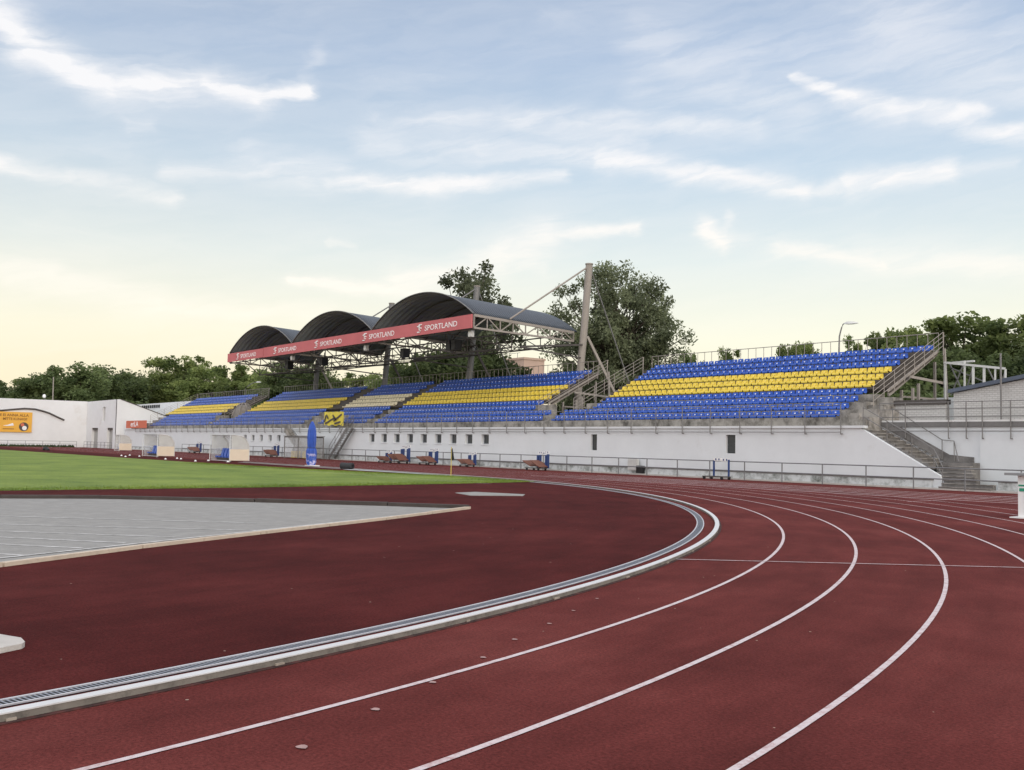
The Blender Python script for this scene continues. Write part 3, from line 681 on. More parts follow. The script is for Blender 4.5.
for (xa_, za), (xb_, zb_), wd in fr: obj('upright', MB().bar((X48(xa_), gY, 3.2 if xa_ < -25.8 else 4.0), (X48(xb_), gY + .05, zz(zb_)), wd), ALU, gf)
obj('crossbar', MB().bar((X48(-27.07), gY, zz(6.26)), (X48(-24.0), gY, zz(5.8)), .12), ALU, gf)
obj('crossbar', MB().bar((X48(-27.07), gY + .8, zz(6.3)), (X48(-25.9), gY + .8, zz(6.32)), .1), ALU, gf)
for a, b in (((-26.95, 6.2), (-26.2, 4.6)), ((-26.2, 6.2), (-26.9, 4.6)), ((-25.7, 6.1), (-26.1, 4.8)), ((-25.0, 5.9), (-24.6, 5.1)), ((-24.1, 5.75), (-24.3, 5.2)), ((-26.9, 6.0), (-24.0, 4.7))):
    obj('brace', MB().bar((X48(a[0]), gY + .3, zz(a[1])), (X48(b[0]), gY + .3, zz(b[1])), .055), STEEL_G, gf)
tag(obj('steel_post', MB().tube([(-23.45, 46.5, 3.25), (-23.45, 46.5, 6.4)], .045, 8), STEEL_G, origin=(-23.45, 46.5, 3.25)), 'thin grey post in front of the brick hut gable', 'post')

# ------------------------------------------------------------------ canopy
cp = thing('canopy', (-87, 49, 8), 'dark triple barrel canopy over the stand with faded red fascia', 'canopy')
AX = [-62.73, -78.62, -95.3, -112.1]; FY, BY = 43.8, 54.0; ZS, RISE = 11.62, 2.42; DROP = .5
def zsp(y): return ZS - DROP * (y - FY) / (BY - FY)
for i in range(3):
    x0, x1 = AX[i + 1], AX[i]; c = (x0 + x1) / 2; hw = (x1 - x0) / 2 - .05; n = 28
    rr = (hw * hw + RISE * RISE) / (2 * RISE); a0 = math.asin(hw / rr)
    mb = MB(); vs = []; ys = [FY - .1 + (BY + .3 - FY) * j / 8 for j in range(9)]
    for off in (0, .09):
        for y in ys:
            for k in range(n + 1):
                a = -a0 + 2 * a0 * k / n; r_ = rr + off; vs.append((c + r_ * math.sin(a), y, zsp(y) + RISE - rr + r_ * math.cos(a)))
    L = (n + 1); Lr = L * 9
    fs = [(j * L + k, j * L + k + 1, (j + 1) * L + k + 1, (j + 1) * L + k) for j in range(8) for k in range(n)]
    allf = fs + [tuple(reversed([q + Lr for q in f])) for f in fs]
    allf += [(k, Lr + k, Lr + k + 1, k + 1) for k in range(n)] + [(8 * L + k, 8 * L + k + 1, Lr + 8 * L + k + 1, Lr + 8 * L + k) for k in range(n)]
    allf += [(j * L, (j + 1) * L, Lr + (j + 1) * L, Lr + j * L) for j in range(8)] + [(j * L + n, Lr + j * L + n, Lr + (j + 1) * L + n, (j + 1) * L + n) for j in range(8)]
    mb.add(vs, allf, 0, True)
    for q in range(len(fs)): mb.m[q] = 1
    o = obj('barrel_roof', mb, [ROOFM, ROOFU], cp)
    ed = MB(); pts = [(c + (rr + .1) * math.sin(-a0 + 2 * a0 * k / n), FY - .14, zsp(FY) + RISE - rr + (rr + .1) * math.cos(-a0 + 2 * a0 * k / n)) for k in range(n + 1)]
    ed.tube(pts, .045, 6); obj('roof_edge', ed, STEEL_G, cp)
    arch = MB()
    for y in (46.5, 49.3, 52): arch.tube([(c + (rr - .1) * math.sin(-a0 + 2 * a0 * k / 14), y, zsp(y) + RISE - rr + (rr - .1) * math.cos(-a0 + 2 * a0 * k / 14)) for k in range(15)], .06, 5)
    obj('roof_rib', arch, STEEL_D, cp)
# fascia banners and lettering
fasc = obj('fascia', MB().box(-112.25, -102.1, FY - .3, FY - .2, 10.62, 11.6).box(-102.0, -62.75, FY - .3, FY - .2, 10.58, 11.64), PINK, cp)
tx = MB()
for a, b in ((-109.6, -104.0), (-99.4, -93.8), (-89.7, -84.0), (-80.0, -74.35), (-70.7, -64.7)):
    put_text(tx, 'SPORTLAND', .62, (a + 1.25, FY - .31, 10.88), b - a - 1.25, bold=.004)
    for dz, dx in ((0, 0), (.3, .16)):                             # the split S emblem
        pts = [(a + .62 + dx, FY - .312, 10.98 + dz), (a + .25 + dx * .6, FY - .312, 10.86 + dz), (a + .1 + dx, FY - .312, 10.98 + dz * 1.0)]
        tx.tube([(a + .12, FY - .31, 10.82 + dz * 1.6), (a + .5, FY - .31, 10.82 + dz * 1.6), (a + .66, FY - .31, 10.93 + dz * 1.45), (a + .4, FY - .31, 11.05 + dz * 1.2)], .055, 6)
    tx.tube([(a + .8, FY - .31, 11.42), (a + .4, FY - .31, 11.42), (a + .22, FY - .31, 11.28), (a + .4, FY - .31, 11.16), (a + .75, FY - .31, 11.14)], .055, 6)
obj('lettering', tx, LETTER, fasc)
# trusses
def truss(p0, p1, top, bot, n, r=.06, m=None, wr=.04, mb=None):
    mb = mb or MB(); p0, p1 = Vector(p0), Vector(p1)
    A = lambda i, h: p0 + (p1 - p0) * (i / n) + Vector((0, 0, h))
    mb.bar(A(0, top), A(n, top), r * 2); mb.bar(A(0, bot), A(n, bot), r * 2)
    for i in range(n):
        mb.bar(A(i, bot), A(i, top), wr * 2)
        a, b = (bot, top) if i % 2 == 0 else (top, bot); mb.bar(A(i, a), A(i + 1, b), wr * 2)
    mb.bar(A(n, bot), A(n, top), wr * 2); return mb
for i, x in enumerate(AX):
    mb = MB(); P0, P1 = Vector((x, FY - .1, 0)), Vector((x, BY - .2, 0)); n = 8
    T = lambda k: (x, FY - .1 + (BY - .1 - FY) * k / n, zsp(FY + (BY - FY) * k / n) - .05)
    Bm = lambda k: (x, FY - .1 + (BY - .1 - FY) * k / n, 10.6 - .25 * k / n)
    mb.bar(T(0), T(n), .16, .2); mb.bar(Bm(0), Bm(n), .14)
    for k in range(n + 1): mb.bar(Bm(k), T(k), .08)
    for k in range(n): mb.bar(Bm(k) if k % 2 == 0 else T(k), T(k + 1) if k % 2 == 0 else Bm(k + 1), .08)
    obj('cross_truss', mb, STEEL_B, cp)
for y, zt_, zb_, n in ((FY, 11.4, 10.5, 26), (47.4, 10.5, 9.35, 24), (53.6, 10.9, 10.0, 24)):
    obj('long_truss', truss((AX[3], y, 0), (AX[0], y, 0), zt_, zb_, n, .05, wr=.028), STEEL_D, cp)
br = MB()
for i in range(12):
    x0 = AX[3] + (AX[0] - AX[3]) * i / 12; x1 = AX[3] + (AX[0] - AX[3]) * (i + 1) / 12
    br.bar((x0 if i % 2 else x1, FY, 10.5), (x1 if i % 2 else x0, 47.4, 9.4), .07); br.bar((x0 if i % 2 else x1, 53.6, 10.0), (x1 if i % 2 else x0, 47.4, 9.4), .06)
obj('wind_brace', br, STEEL_D, cp)
for i, x in enumerate((-61.6, -77.6, -93.55, -110.2)):
    mt = obj('mast', MB().tube([(x - .75, 53.75, 2.9), (x - .05, 54.0, 11.2), (x + .3, 54.15, 16.6 if i < 3 else 12.0)], .31, 14, r2=.29), STEEL_B if i == 0 else STEEL_G, cp)
    if i < 3: obj('cap', MB().tube([(x + .3, 54.15, 16.602), (x + .3, 54.15, 16.7)], .33, 14), STEEL_B, mt)
    mm = STEEL_B if i in (0, 3) else STEEL_D
    obj('back_strut', MB().bar((x, 54.3, 10.7), (x + 1.2, 58.6, 2.9), .2), mm, cp)
    if i < 3:
        obj('stay_rod', MB().tube([(x + .25, 53.95, 16.35), (x - .9, 47.0, 11.55)], .075, 6), STEEL_B if i == 0 else STEEL_G, cp)
        obj('stay_rod', MB().tube([(x + .25, 54.3, 16.35), (x - .3, 61.5, 2.9)], .06, 6), STEEL_G, cp)
    obj('bearer', MB().bar((x, 47.4, 9.35), (x, 54.0, 10.0), .14).bar((x, 47.4, 9.3), (x - .1, 53.8, 8.9), .1), STEEL_D, cp)
def flood(x, lab):
    t = thing('floodlight', (x, 44.4, 10.3), lab, 'floodlight', 'floodlights under the canopy edge')
    obj('housing', MB().box(x - .2, x + .2, 44.0, 44.3, 10.0, 10.48), ALU, t); obj('lens', MB().box(x - .16, x + .16, 43.97, 43.996, 10.05, 10.43), PAPER, t)
    obj('bracket', MB().bar((x, 44.2, 10.5), (x, 44.2, 10.62), .08), STEEL_D, t)
flood(-63.7, 'white floodlight under the fascia corner nearest the tall mast'); flood(-80.4, 'white floodlight hanging below the middle valley of the canopy'); flood(-96.0, 'white floodlight hanging below the far valley of the canopy')
def speaker(x, y, z, lab, n=1, s=1.0):
    t = thing('loudspeaker', (x, y, z), lab, 'loudspeaker', 'black loudspeakers hung from the canopy trusses')
    for i in range(n):
        xo = x + i * .95 * s; b = MB().prism([(xo - .4 * s, y - .35), (xo + .4 * s, y - .35), (xo + .28 * s, y + .35), (xo - .28 * s, y + .35)], 'z', z - .55 * s, z + .5 * s); cab = obj('cabinet', b, BLACK, t)
        obj('grille', MB().box(xo - .36 * s, xo + .36 * s, y - .37, y - .352, z - .5 * s, z + .45 * s), BLACK, cab)
    obj('hanger', MB().bar((x, y, z + .5 * s), (x, y, z + .9), .05), STEEL_D, t)
speaker(-69.2, 46, 9.85, 'pair of black loudspeakers hung under the near barrel of the canopy', 2, .8)
speaker(-76.6, 46, 9.7, 'black loudspeaker hung near the second canopy column', 1, .75)
speaker(-92.5, 46, 9.8, 'black loudspeaker hung below the middle barrel of the canopy', 1, .75)
speaker(-100.8, 46, 10.0, 'large black loudspeaker hung below the far barrel of the canopy', 1, 1.1)

# ------------------------------------------------------------------ left-hand building
lb = thing('white_building', (-169, 42, 0), 'long white building with two doors and a sloping side parapet beyond the field', 'building')
obj('wall', MB().box(-173, -169, -40, 42.6, 0, 7.35), WHITE2, lb)
dd = [(-165.7, -162.2, 0, 3.1), (-157.2, -154.2, 0, 3.1), (-159.9, -158.6, 4.1, 6.3)]
fw = wall_holes(-169, -152.6, 0, 7.3, 42.6, .5, dd); fw.prism([(42.6, 0), (42.6, 7.3), (43.0, 7.3), (49.7, 5.05), (49.7, 0)], 'x', -152.95, -152.6)
fw.box(-169, -153, 43.2, 49.7, 0, 4.6); fw.add([(-169, 42.6, 7.3), (-152.6, 42.6, 7.3), (-152.6, 43.0, 7.3), (-169, 43.0, 7.3)], [(0, 1, 2, 3)])
obj('wall', fw, WHITE2, lb, fix=False)
obj('parapet_coping', MB().bar((-152.75, 43.2, 7.3), (-152.75, 50.0, 5.02), .42, .1), STEEL_D, lb)
for a, b, c, d in dd[:2]:
    o = obj('door', MB().box(a, b, 43.0, 43.08, c, d), GREYD, lb); obj('door_head', MB().box(a, b, 42.7, 42.99, d - .28, d - .005), STEEL_D, lb)
obj('window', MB().box(dd[2][0], dd[2][1], 42.9, 42.96, 4.1, 6.3), GREYD, lb)
bk = thing('rear_wall', (-170, 54, 0), 'cream wall with a row of small dark slots behind the sloping parapet', 'wall')
obj('wall_face', MB().box(-205, -150, 54, 54.5, 0, 7.56), WHITE2, bk)
for i in range(9): obj('slot', MB().box(-178 + 1.1 * i, -177.4 + 1.1 * i, 53.9, 53.99, 6.8, 7.3), BLACK, bk)
pts = []
for i in range(40):
    y = 20 + 19.6 * i / 39; t = i / 39
    z = 4.95 + .32 * math.sin((y - 24.6) * .55) * (1 if y < 33 else 0) if y < 33 else None
    if z is None: z = 4.95 + .32 * math.sin((33 - 24.6) * .55) - .0
    pts.append((-168.9, y, z))
key = [(20, 5.25), (24, 5.05), (27, 4.7), (30.5, 4.62), (32.5, 4.75), (34.5, 5.0), (36, 4.95), (37.2, 4.65), (38.3, 4.2), (39.3, 3.75), (40.1, 3.45)]
key = [(18, 5.2), (24, 4.9), (29.6, 4.62), (31.2, 4.6), (33, 4.85), (34.5, 5.02), (36, 4.98), (37, 4.75), (38, 4.45), (39.2, 3.9), (40.3, 3.4)]
tag(obj('wall_pipe', MB().tube([(-168.85, y, z) for y, z in [(y - 1.1, z + .85) for y, z in key]], .13, 8), STEEL_D, origin=(-168.85, 30, 4.6)), 'dark wavy rail fixed to the white building above the amber billboard', 'rail')
bb = thing('billboard', (-168.8, 30, 3), 'amber billboard with brown lettering and a round picture on the white building', 'billboard')
obj('panel', MB().box(-168.98, -168.75, 22.5, 34.5, 2.2, 5.3), BILL, bb)
tx = MB(); put_text(tx, 'ME EI ANNA ALLA', .55, (-168.74, 29.5, 4.62), 4.5, axis='y', bold=.015)
put_text(tx, 'MITTE KUNAGI!', .52, (-168.74, 30.4, 4.05), 3.4, axis='y', bold=.015)
obj('lettering', tx, BILL_T, bb); obj('small_print', MB().box(-168.745, -168.735, 30.4, 32.0, 2.62, 2.74), BILL_T, bb)
em = MB(); em.tube([(-168.76, 33.35, 3.05), (-168.72, 33.35, 3.05)], .68, 20); em2 = obj('round_picture', em, STEEL_D, bb)
obj('picture_patch', MB().tube([(-168.73, 33.45, 2.85), (-168.705, 33.45, 2.85)], .34, 14), PAPER, em2); obj('picture_patch', MB().tube([(-168.73, 33.15, 3.35), (-168.7, 33.15, 3.35)], .26, 12), REDS, em2)
obj('shoe_picture', MB().prism([(30.4, 3.15), (31.1, 3.3), (31.8, 3.6), (31.95, 3.2), (31.1, 3.12)], 'x', -168.75, -168.72), PAPER, bb)
railing('field_fence', 'low grey fence in front of the white building beside the amber billboard', [(-166, 16.0 + 2.45 * k, 0) for k in range(11)], .95, (.93, .5), .03, .028, cat='fence', group='fences round the track')
railing('field_fence', 'short grey fence in front of the two doors of the white building', [(-166 + 1.9 * k, 41.6, 0) for k in range(9)], .95, (.93, .5), .03, .028, cat='fence', group='fences round the track')
hd = MB()
for k in range(60):
    y = 18 + k * .38; hd.lathe([(.25 + rnd.random() * .2, 0), (.2, .25), (0, .4)], 5, (-167.6 + rnd.uniform(-.5, .5), y, 0))
o = obj('weeds', hd, LEAF_D); o['kind'] = 'stuff'
BGX, BGY = gz(46, 450.4)
tag(obj('black_bag', MB().lathe([(.28, 0), (.36, .12), (.3, .3), (.12, .42), (0, .44)], 9, (BGX - .2, BGY, 0)).lathe([(.2, 0), (.26, .08), (.2, .2), (0, .26)], 8, (BGX + .3, BGY + .1, 0)), BLACK, origin=(BGX, BGY, 0)), 'black bag lying at the far edge of the grass', 'bag')
sg = thing('advert_board', (-145, 43.4, 3), 'orange red advertising board on the terrace end beside the farthest seats', 'sign')
obj('panel', MB().box(-150.2, -140.9, 43.34, 43.42, 3.05, 4.12), REDS, sg)
tx = MB(); put_text(tx, 'eriLA', 1.0, (-148.0, 43.33, 3.3), 3.6, bold=.02); obj('lettering', tx, LETTER, sg)
wp = thing('white_globe_lamp', (-176, 33.5, 7.3), 'small white globe lamp on the roof of the white building', 'lamp'); c_ = at_dist(44, 401, 178)
wp.location = c_; obj('stalk', MB().tube([c_, c_ + Vector((0, 0, .5))], .06), STEEL_D, wp); obj('globe', MB().lathe([(0, .45), (.2, .52), (.27, .75), (.2, 1.0), (0, 1.12)], 10, c_), PAPER, wp)

# ------------------------------------------------------------------ dugouts, shelter, parasol, small things
def dugout(x, y, L, lab):
    t = thing('dugout', (x, y, 0), lab, 'dugout', 'curved dugouts beside the field'); D = 1.5; H_ = 2.0
    pr = [(D, .1), (D, .95), (D - .06, 1.35), (D - .3, 1.75), (D - .65, 1.95), (0.1, H_)]
    sh = MB()
    for i in range(len(pr) - 1):
        (a, b), (c, d) = pr[i], pr[i + 1]; sh.add([(x, y + a, b), (x + L, y + a, b), (x + L, y + c, d), (x, y + c, d)], [(0, 1, 2, 3)])
    obj('curved_roof', sh, PLEX, t, fix=False)
    for xe, nm in ((x, 0), (x + L, 1)):
        e = MB().prism([(y + .12, .98)] + [(y + a, max(b, .98)) for a, b in pr[1:]], 'x', xe - .012, xe + .012); obj('end_window', e, PLEX, t)
        e = MB().prism([(y + (.0 if nm else .1), .12), (y + (.0 if nm else .1), .95), (y + D, .95), (y + D, .12)], 'x', xe - .02, xe + .02); obj('end_panel', e, CREAMP if nm else PLEX2, t)
        f = MB().tube([(xe, y + a, b) for a, b in pr], .035); f.tube([(xe, y, 0), (xe, y, H_), (xe, y + .1, H_)], .03); f.tube([(xe, y, .97), (xe, y + D, .97)], .02); obj('end_frame', f, ALU, t)
    f = MB()
    for i in range(1, 4): f.tube([(x + L * i / 4, y + a, b) for a, b in pr], .02)
    f.tube([(x, y, H_), (x + L, y, H_)], .03); f.tube([(x, y + D, .95), (x + L, y + D, .95)], .025); f.tube([(x, y + .1, .08), (x + L, y + .1, .08)], .03); obj('frame', f, ALU, t)
    n = int(L / .62)
    for i in range(n):
        xc = x + .35 + i * .62; s = MB().prism([(y + p, q) for p, q in ((.38, .42), (.8, .4), (.95, 1.0), (1.03, 1.0), (.9, .3), (.38, .3))], 'x', xc - .22, xc + .22); obj('seat', s, BLUE, t)
    obj('bench_base', MB().box(x + .1, x + L - .1, y + .5, y + .9, .1, .27), STEEL_D, t)
    return t
def shift_things(): pass
dugout(-75.4, 28.1, 4.0, 'curved perspex dugout with blue seats and cream end panel beside the blue parasol')
dugout(-92.4, 28.2, 4.1, 'curved perspex dugout with blue seats and cream end panel, farther from the blue parasol')
dugout(-129.2, 36.0, 1.9, 'small perspex dugout in front of the two doors of the white building')

pz = thing('parasol', (-61.6, 29.9, 0), 'tall closed blue parasol standing at the edge of the field', 'parasol')
prof = [(.10, .0), (.24, .02), (.3, .2), (.31, .55), (.33, .8), (.3, 1.05), (.23, 1.2), (.26, 1.5), (.275, 1.9), (.25, 2.35), (.17, 2.7), (.08, 2.9), (.02, 2.97)]
mb = MB(); n = 20; vs = []; fs = []
for i, (r_, z) in enumerate(prof):
    for j in range(n):
        t_ = 2 * math.pi * j / n; k = 1 + (.13 if j % 2 else -.1) * (1 if z > .1 else 0); q = r_ * k * .98; vs.append((-61.6 + q * math.cos(t_ + z * .12), 29.9 + q * math.sin(t_ + z * .12), z + .02))
fs = [(i * n + j, i * n + (j + 1) % n, (i + 1) * n + (j + 1) % n, (i + 1) * n + j) for i in range(len(prof) - 1) for j in range(n)]
mb.add(vs, fs, 0, False); 
for p_ in range(len(mb.f)):
    if sum(mb.v[i][2] for i in mb.f[p_]) / 4 < .85: mb.m[p_] = 1
obj('folded_canopy', mb, [TARP, mat('printed_tarpaulin', (.035, .1, .42), .55, .2, 4, dirt=(.5, .48, .68), dirt_scale=2.6, dirt_lo=.5, dirt_hi=.56)], pz)
obj('strap', MB().lathe([(.255, 0), (.265, .03), (.255, .06)], 16, (-61.6, 29.9, 1.18)), BLUE_D, pz)
obj('base', MB().box(-61.95, -60.9, 29.6, 30.2, .0, .06), PAPER, pz)
rl = thing('roller', (-55, 28.9, 0), 'black foam roller lying on the paving beside the grass', 'roller')
obj('drum', MB().tube([(-54.75, 28.6, .2), (-54.0, 28.95, .2)], .195, 18), mat('black_foam', (.035, .037, .04), .8, .2, 4), rl)
obj('hub', MB().tube([(-54.02, 28.94, .2), (-53.96, 28.97, .2)], .1, 12), BLACK, rl)
cf = thing('corner_flag', (-45.2, 30.1, 0), 'yellow corner flag pole with drooping black flag at the edge of the grass', 'flag')
cf.location = (-43.25, 28.9, 0)
obj('pole', MB().tube([(-43.25, 28.9, 0), (-43.25, 28.9, 1.5)], .02, 8), FLAGY, cf)
obj('flag', MB().add([(-43.22, 28.9, 1.42), (-43.12, 28.88, 1.18), (-43.07, 28.92, .86), (-43.17, 28.9, .8), (-43.27, 28.9, .95), (-43.31, 28.9, 1.38), (-43.22, 28.95, 1.42), (-43.12, 28.93, 1.18), (-43.07, 28.97, .86), (-43.17, 28.95, .8), (-43.27, 28.95, .95), (-43.31, 28.95, 1.38)],
    [(0, 1, 2, 3, 4, 5), (11, 10, 9, 8, 7, 6), (0, 6, 7, 1), (1, 7, 8, 2), (2, 8, 9, 3), (3, 9, 10, 4), (4, 10, 11, 5), (5, 11, 6, 0)]), [BLACK], cf)

def hurdle_cart(full=True):
    t = thing('hurdle_trolley', (0, 0, 0), '', 'trolley', 'hurdle trolleys beside the track fence')
    f = MB(); f.bar((-.75, -.3, .16), (.75, -.3, .16), .05); f.bar((-.75, .3, .16), (.75, .3, .16), .05)
    for x in (-.75, .75): f.bar((x, -.3, .16), (x, .3, .16), .05)
    obj('chassis', f, STEEL_D, t)
    for x in (-.62, .62):
        for y in (-.3, .3): obj('wheel', MB().tube([(x, y - .03, .09), (x, y + .03, .09)], .09, 10), BLACK, t)
    if full:
        for x0, x1 in ((-.95, -.05), (.0, .9)):
            b = MB().prism([(x0, .62), (x0 + .04, .66), (x1, .30), (x1 - .04, .26)], 'y', -.45, .4) if x0 < -.5 else MB().prism([(x0 - .15, .66), (x0 - .1, .69), (x1, .26), (x1 - .05, .22)], 'y', -.45, .4)
            obj('board', b, BROWN, t)
    for x in ((-.25, 0, .62, .82) if full else (-.5, .55)):
        obj('upright', MB().bar((x, .35, .16), (x, .35, 1.05 + rnd.uniform(-.05, .06)), .16 if full else .06, .1), BLUE_D, t)
    for k, (a, b, z) in enumerate(((-.15, .28, 1.2), (.18, .6, 1.16), (.35, .85, 1.23)) if full else ((-.5, .05, 1.1), (0, .55, 1.08))):
        m = MB().box(a, b, .3 + .05 * k, .33 + .05 * k, z - .09, z + .07)
        for q in range(2): m.box(a + (b - a) * (.25 + .4 * q), a + (b - a) * (.4 + .4 * q), .294 + .05 * k, .299 + .05 * k, z - .055, z + .045, 1)
        obj('hurdle_board', m, [PAPER, BLUE_D], t)
    return t
c1 = hurdle_cart(True); c2 = hurdle_cart(False)
c1.location = (-52.3, 41.75, 0); c1['label'] = 'hurdle trolley with tilted brown boards, the one nearest the first wall vent'
c2.location = (-36.7, 41.85, 0); c2['label'] = 'nearly empty hurdle trolley with thin blue uprights below the dark wall vent'
for x, y, l_, s in ((-60.2, 41.6, 'low hurdle trolley with brown boards behind the corner flag', .85), (-65.4, 41.5, 'hurdle trolley with brown boards below the row of small windows', 1.0), (-69.5, 41.4, 'tall hurdle trolley with brown boards next to an almost flat one', 1.15),
                     (-72.0, 41.5, 'low flat hurdle trolley with a single blue upright visible, by the steel stair', .8), (-93.8, 41.2, 'hurdle trolley with brown boards between the nearer dugout and the glass shelter', 1.1),
                     (-115.5, 41.2, 'hurdle trolley with blue uprights seen between the two larger dugouts', 1.1), (-128, 41.4, 'hurdle trolley with blue uprights beside the farther of the large dugouts', 1.0)):
    dup(c1, (x, y, 0), l_, rotz=rnd.uniform(-.1, .1), scale=s)
gs_ = thing('glass_shelter', (-88, 42, 0), 'dirty glazed shelter with grey frame in front of the stand wall', 'shelter')
fr = MB()
for x in (-91, -87.9, -84.7):
    for y in (41.3, 42.3): fr.bar((x, y, 0), (x, y, 2.05), .08)
for y in (41.3, 42.3): fr.bar((-91, y, 2.05), (-84.7, y, 2.02), .1); fr.bar((-91, y, 1.05), (-84.7, y, 1.05), .05)
obj('frame', fr, STEEL_G, gs_)
for a, b in ((-90.9, -88.0), (-87.8, -84.8)): obj('glazing', MB().box(a, b, 41.28, 41.3, .1, 2.0), PLEX2, gs_); obj('glazing', MB().box(a, b, 42.3, 42.32, .1, 2.0), PLEX2, gs_)
obj('roof', MB().box(-91.1, -84.6, 41.2, 42.4, 2.1, 2.16), STEEL_G, gs_)
for x, l_ in ((-89.4, 'yellow crate inside the glass shelter, on the side away from the steel stair'), (-86.9, 'yellow crate inside the glass shelter, hidden partly by the parasol')):
    b = MB().box(x - .5, x + .5, 41.5, 42.0, .05, .12); b.box(x - .5, x - .45, 41.5, 42, .121, .7); b.box(x + .45, x + .5, 41.5, 42, .121, .7); b.box(x - .449, x + .449, 41.5, 41.55, .121, .7); b.box(x - .449, x + .449, 41.95, 42, .121, .7)
    tag(obj('crate', b, YELLOW, origin=(x, 41.7, .05)), l_, 'crate', 'yellow crates in the glass shelter')
ss = thing('steel_stair', (-82.6, 43, 0), 'grey steel stair rising from the track fence to the terrace', 'stair')
A, B = Vector((-84.4, 43.0, .1)), Vector((-81.0, 43.0, 2.95))
for y in (42.75, 43.35): obj('stringer', MB().bar(A + Vector((0, y - 43, 0)), B + Vector((0, y - 43, 0)), .06, .25), STEEL_G, ss)
tr = MB()
for i in range(13): p = A + (B - A) * ((i + .5) / 13); tr.box(p.x - .14, p.x + .14, 42.79, 43.31, p.z, p.z + .04)
obj('tread', tr, STEEL_G, ss)
for y in (42.75, 43.35):
    for i in range(4): p = A + (B - A) * (i / 3) + Vector((0, y - 43, 0)); obj('post', MB().tube([p, p + Vector((0, 0, 1.15))], .025), STEEL_G, ss)
    for h in (1.15, .65): obj('rail', MB().tube([A + Vector((0, y - 43, h)), B + Vector((0, y - 43, h))], .024), STEEL_G, ss)
cs = thing('side_stair', (-91.5, 43.2, 0), 'concrete stair running down from the terrace behind the glass shelter', 'stair')
s_ = MB()
for i in range(16): s_.box(-94.6 + .3 * i, -94.3 + .3 * i, 42.85, 43.44, max(0, 2.7 - .175 * i - .25), 2.93 - .175 * i)
obj('flight', s_, CONC, cs)
obj('stair_rail', MB().tube([(-94.6, 42.9, 3.9), (-90, 42.9, 1.25)], .025), STEEL_G, cs); obj('stair_rail', MB().tube([(-94.6, 42.9, 3.4), (-90, 42.9, .75)], .025), STEEL_G, cs)
yb = thing('hanging_banner', (-85, 43.3, 3), 'yellow banner with dark brush marks tied to the terrace rail above the steel stair', 'banner')
vs = []; n = 14
for j in (0, 1):
    for i in range(n + 1):
        x = -86.8 + 3.9 * i / n; sag = .07 * math.sin(i * 1.3); vs.append((x, 43.36 + .03 * math.sin(i * .9), (4.45 + .03 * math.sin(i * 1.7)) if j else (3.2 + sag)))
mb = MB().add(vs, [(i, i + 1, n + 2 + i, n + 1 + i) for i in range(n)]); mb.add([(x, y + .02, z) for x, y, z in vs], [(n + 1 + i, n + 2 + i, i + 1, i) for i in range(n)])
obj('cloth', mb, YEL_B, yb, fix=False)
m2 = MB()
for a, b in (((-86.5, 3.35), (-84.6, 3.9)), ((-86.3, 4.2), (-85.9, 3.8)), ((-84.8, 3.6), (-83.2, 4.2)), ((-86.7, 3.5), (-86.4, 4.1)), ((-84.6, 3.35), (-83.4, 3.5)), ((-85.0, 4.15), (-84.3, 3.7))): m2.bar((a[0], 43.31, a[1]), (b[0], 43.31, b[1]), .02, .17)
obj('brush_mark', m2, BROWN if False else STEEL_D, yb)
ho = thing('netted_hoop', (-117.5, 47.5, 3.9), 'grey hooped frame draped with netting between two seat blocks', 'hoop')
mb = MB(); mb.lathe([(1.2, 0), (1.25, .4), (1.15, 1.1), (.9, 1.7), (.4, 2.05), (0, 2.1)], 16, (-117.5, 47.8, 3.9)); obj('netting', mb, MESHG, ho)
for k in range(4):
    a = k * math.pi / 4; obj('hoop_bar', MB().tube([(-117.5 + 1.5 * math.cos(t_ * math.pi / 10) * math.cos(a), 47.8 + 1.5 * math.cos(t_ * math.pi / 10) * math.sin(a), 3.9 + 2.3 * math.sin(t_ * math.pi / 10)) for t_ in range(11)], .05), STEEL_B, ho)
x1 = thing('meter_box', (-44.5, 43.2, 0), 'grey meter box with black outlet at the foot of the white wall', 'box')
obj('cabinet', MB().box(-45.1, -44.3, 43.25, 43.44, .25, .95), ALU, x1); obj('door', MB().box(-45.05, -44.35, 43.22, 43.247, .3, .9), ALU, x1); obj('outlet', MB().box(-44.25, -43.8, 43.15, 43.44, .1, .55), BLACK, x1)
c0 = None
for i, (x, y) in enumerate([(-93.2, 26.6), (-88.5, 25.6), (-95.5, 28.0), (-90.6, 27.4), (-79.3, 26.0), (-80.4, 27.6), (-72.9, 26.1), (-82.2, 27.9), (-74.6, 27.7), (-71.2, 27.9)]):
    mb = MB().lathe([(.1, 0), (.1, .015), (.075, .03), (.05, .09), (.04, .1), (0, .1)], 12, (x, y, .012))
    if c0 is None: c0 = obj('marker_cone', mb, PAPER if True else FLAGY, origin=(x, y, .012)); o = c0
    else: o = c0.copy(); COL.objects.link(o); o.location = (x, y, .012)
    tag(o, 'small white marker cone on the red strip between the grass and the dugouts', 'cone', 'marker cones along the far touchline')
ws = thing('lane_box', (-12.4, 26.4, 0), 'white box with green print and grey lid standing on the outer lanes', 'box')
obj('body', MB().box(-12.87, -12.0, 26.35, 27.0, .03, 1.1), PAPER, ws); obj('lid', MB().box(-13.15, -11.8, 26.2, 27.1, 1.105, 1.17), GREYL, ws); obj('foot_plate', MB().box(-13.05, -11.9, 26.25, 27.05, 0, .028), PAPER, ws)
tx = MB(); put_text(tx, 'T', .5, (-12.83, 26.34, .42), .36, bold=.02); tx.box(-12.85, -12.1, 26.335, 26.348, .83, .87); obj('print', tx, GREEN, ws)

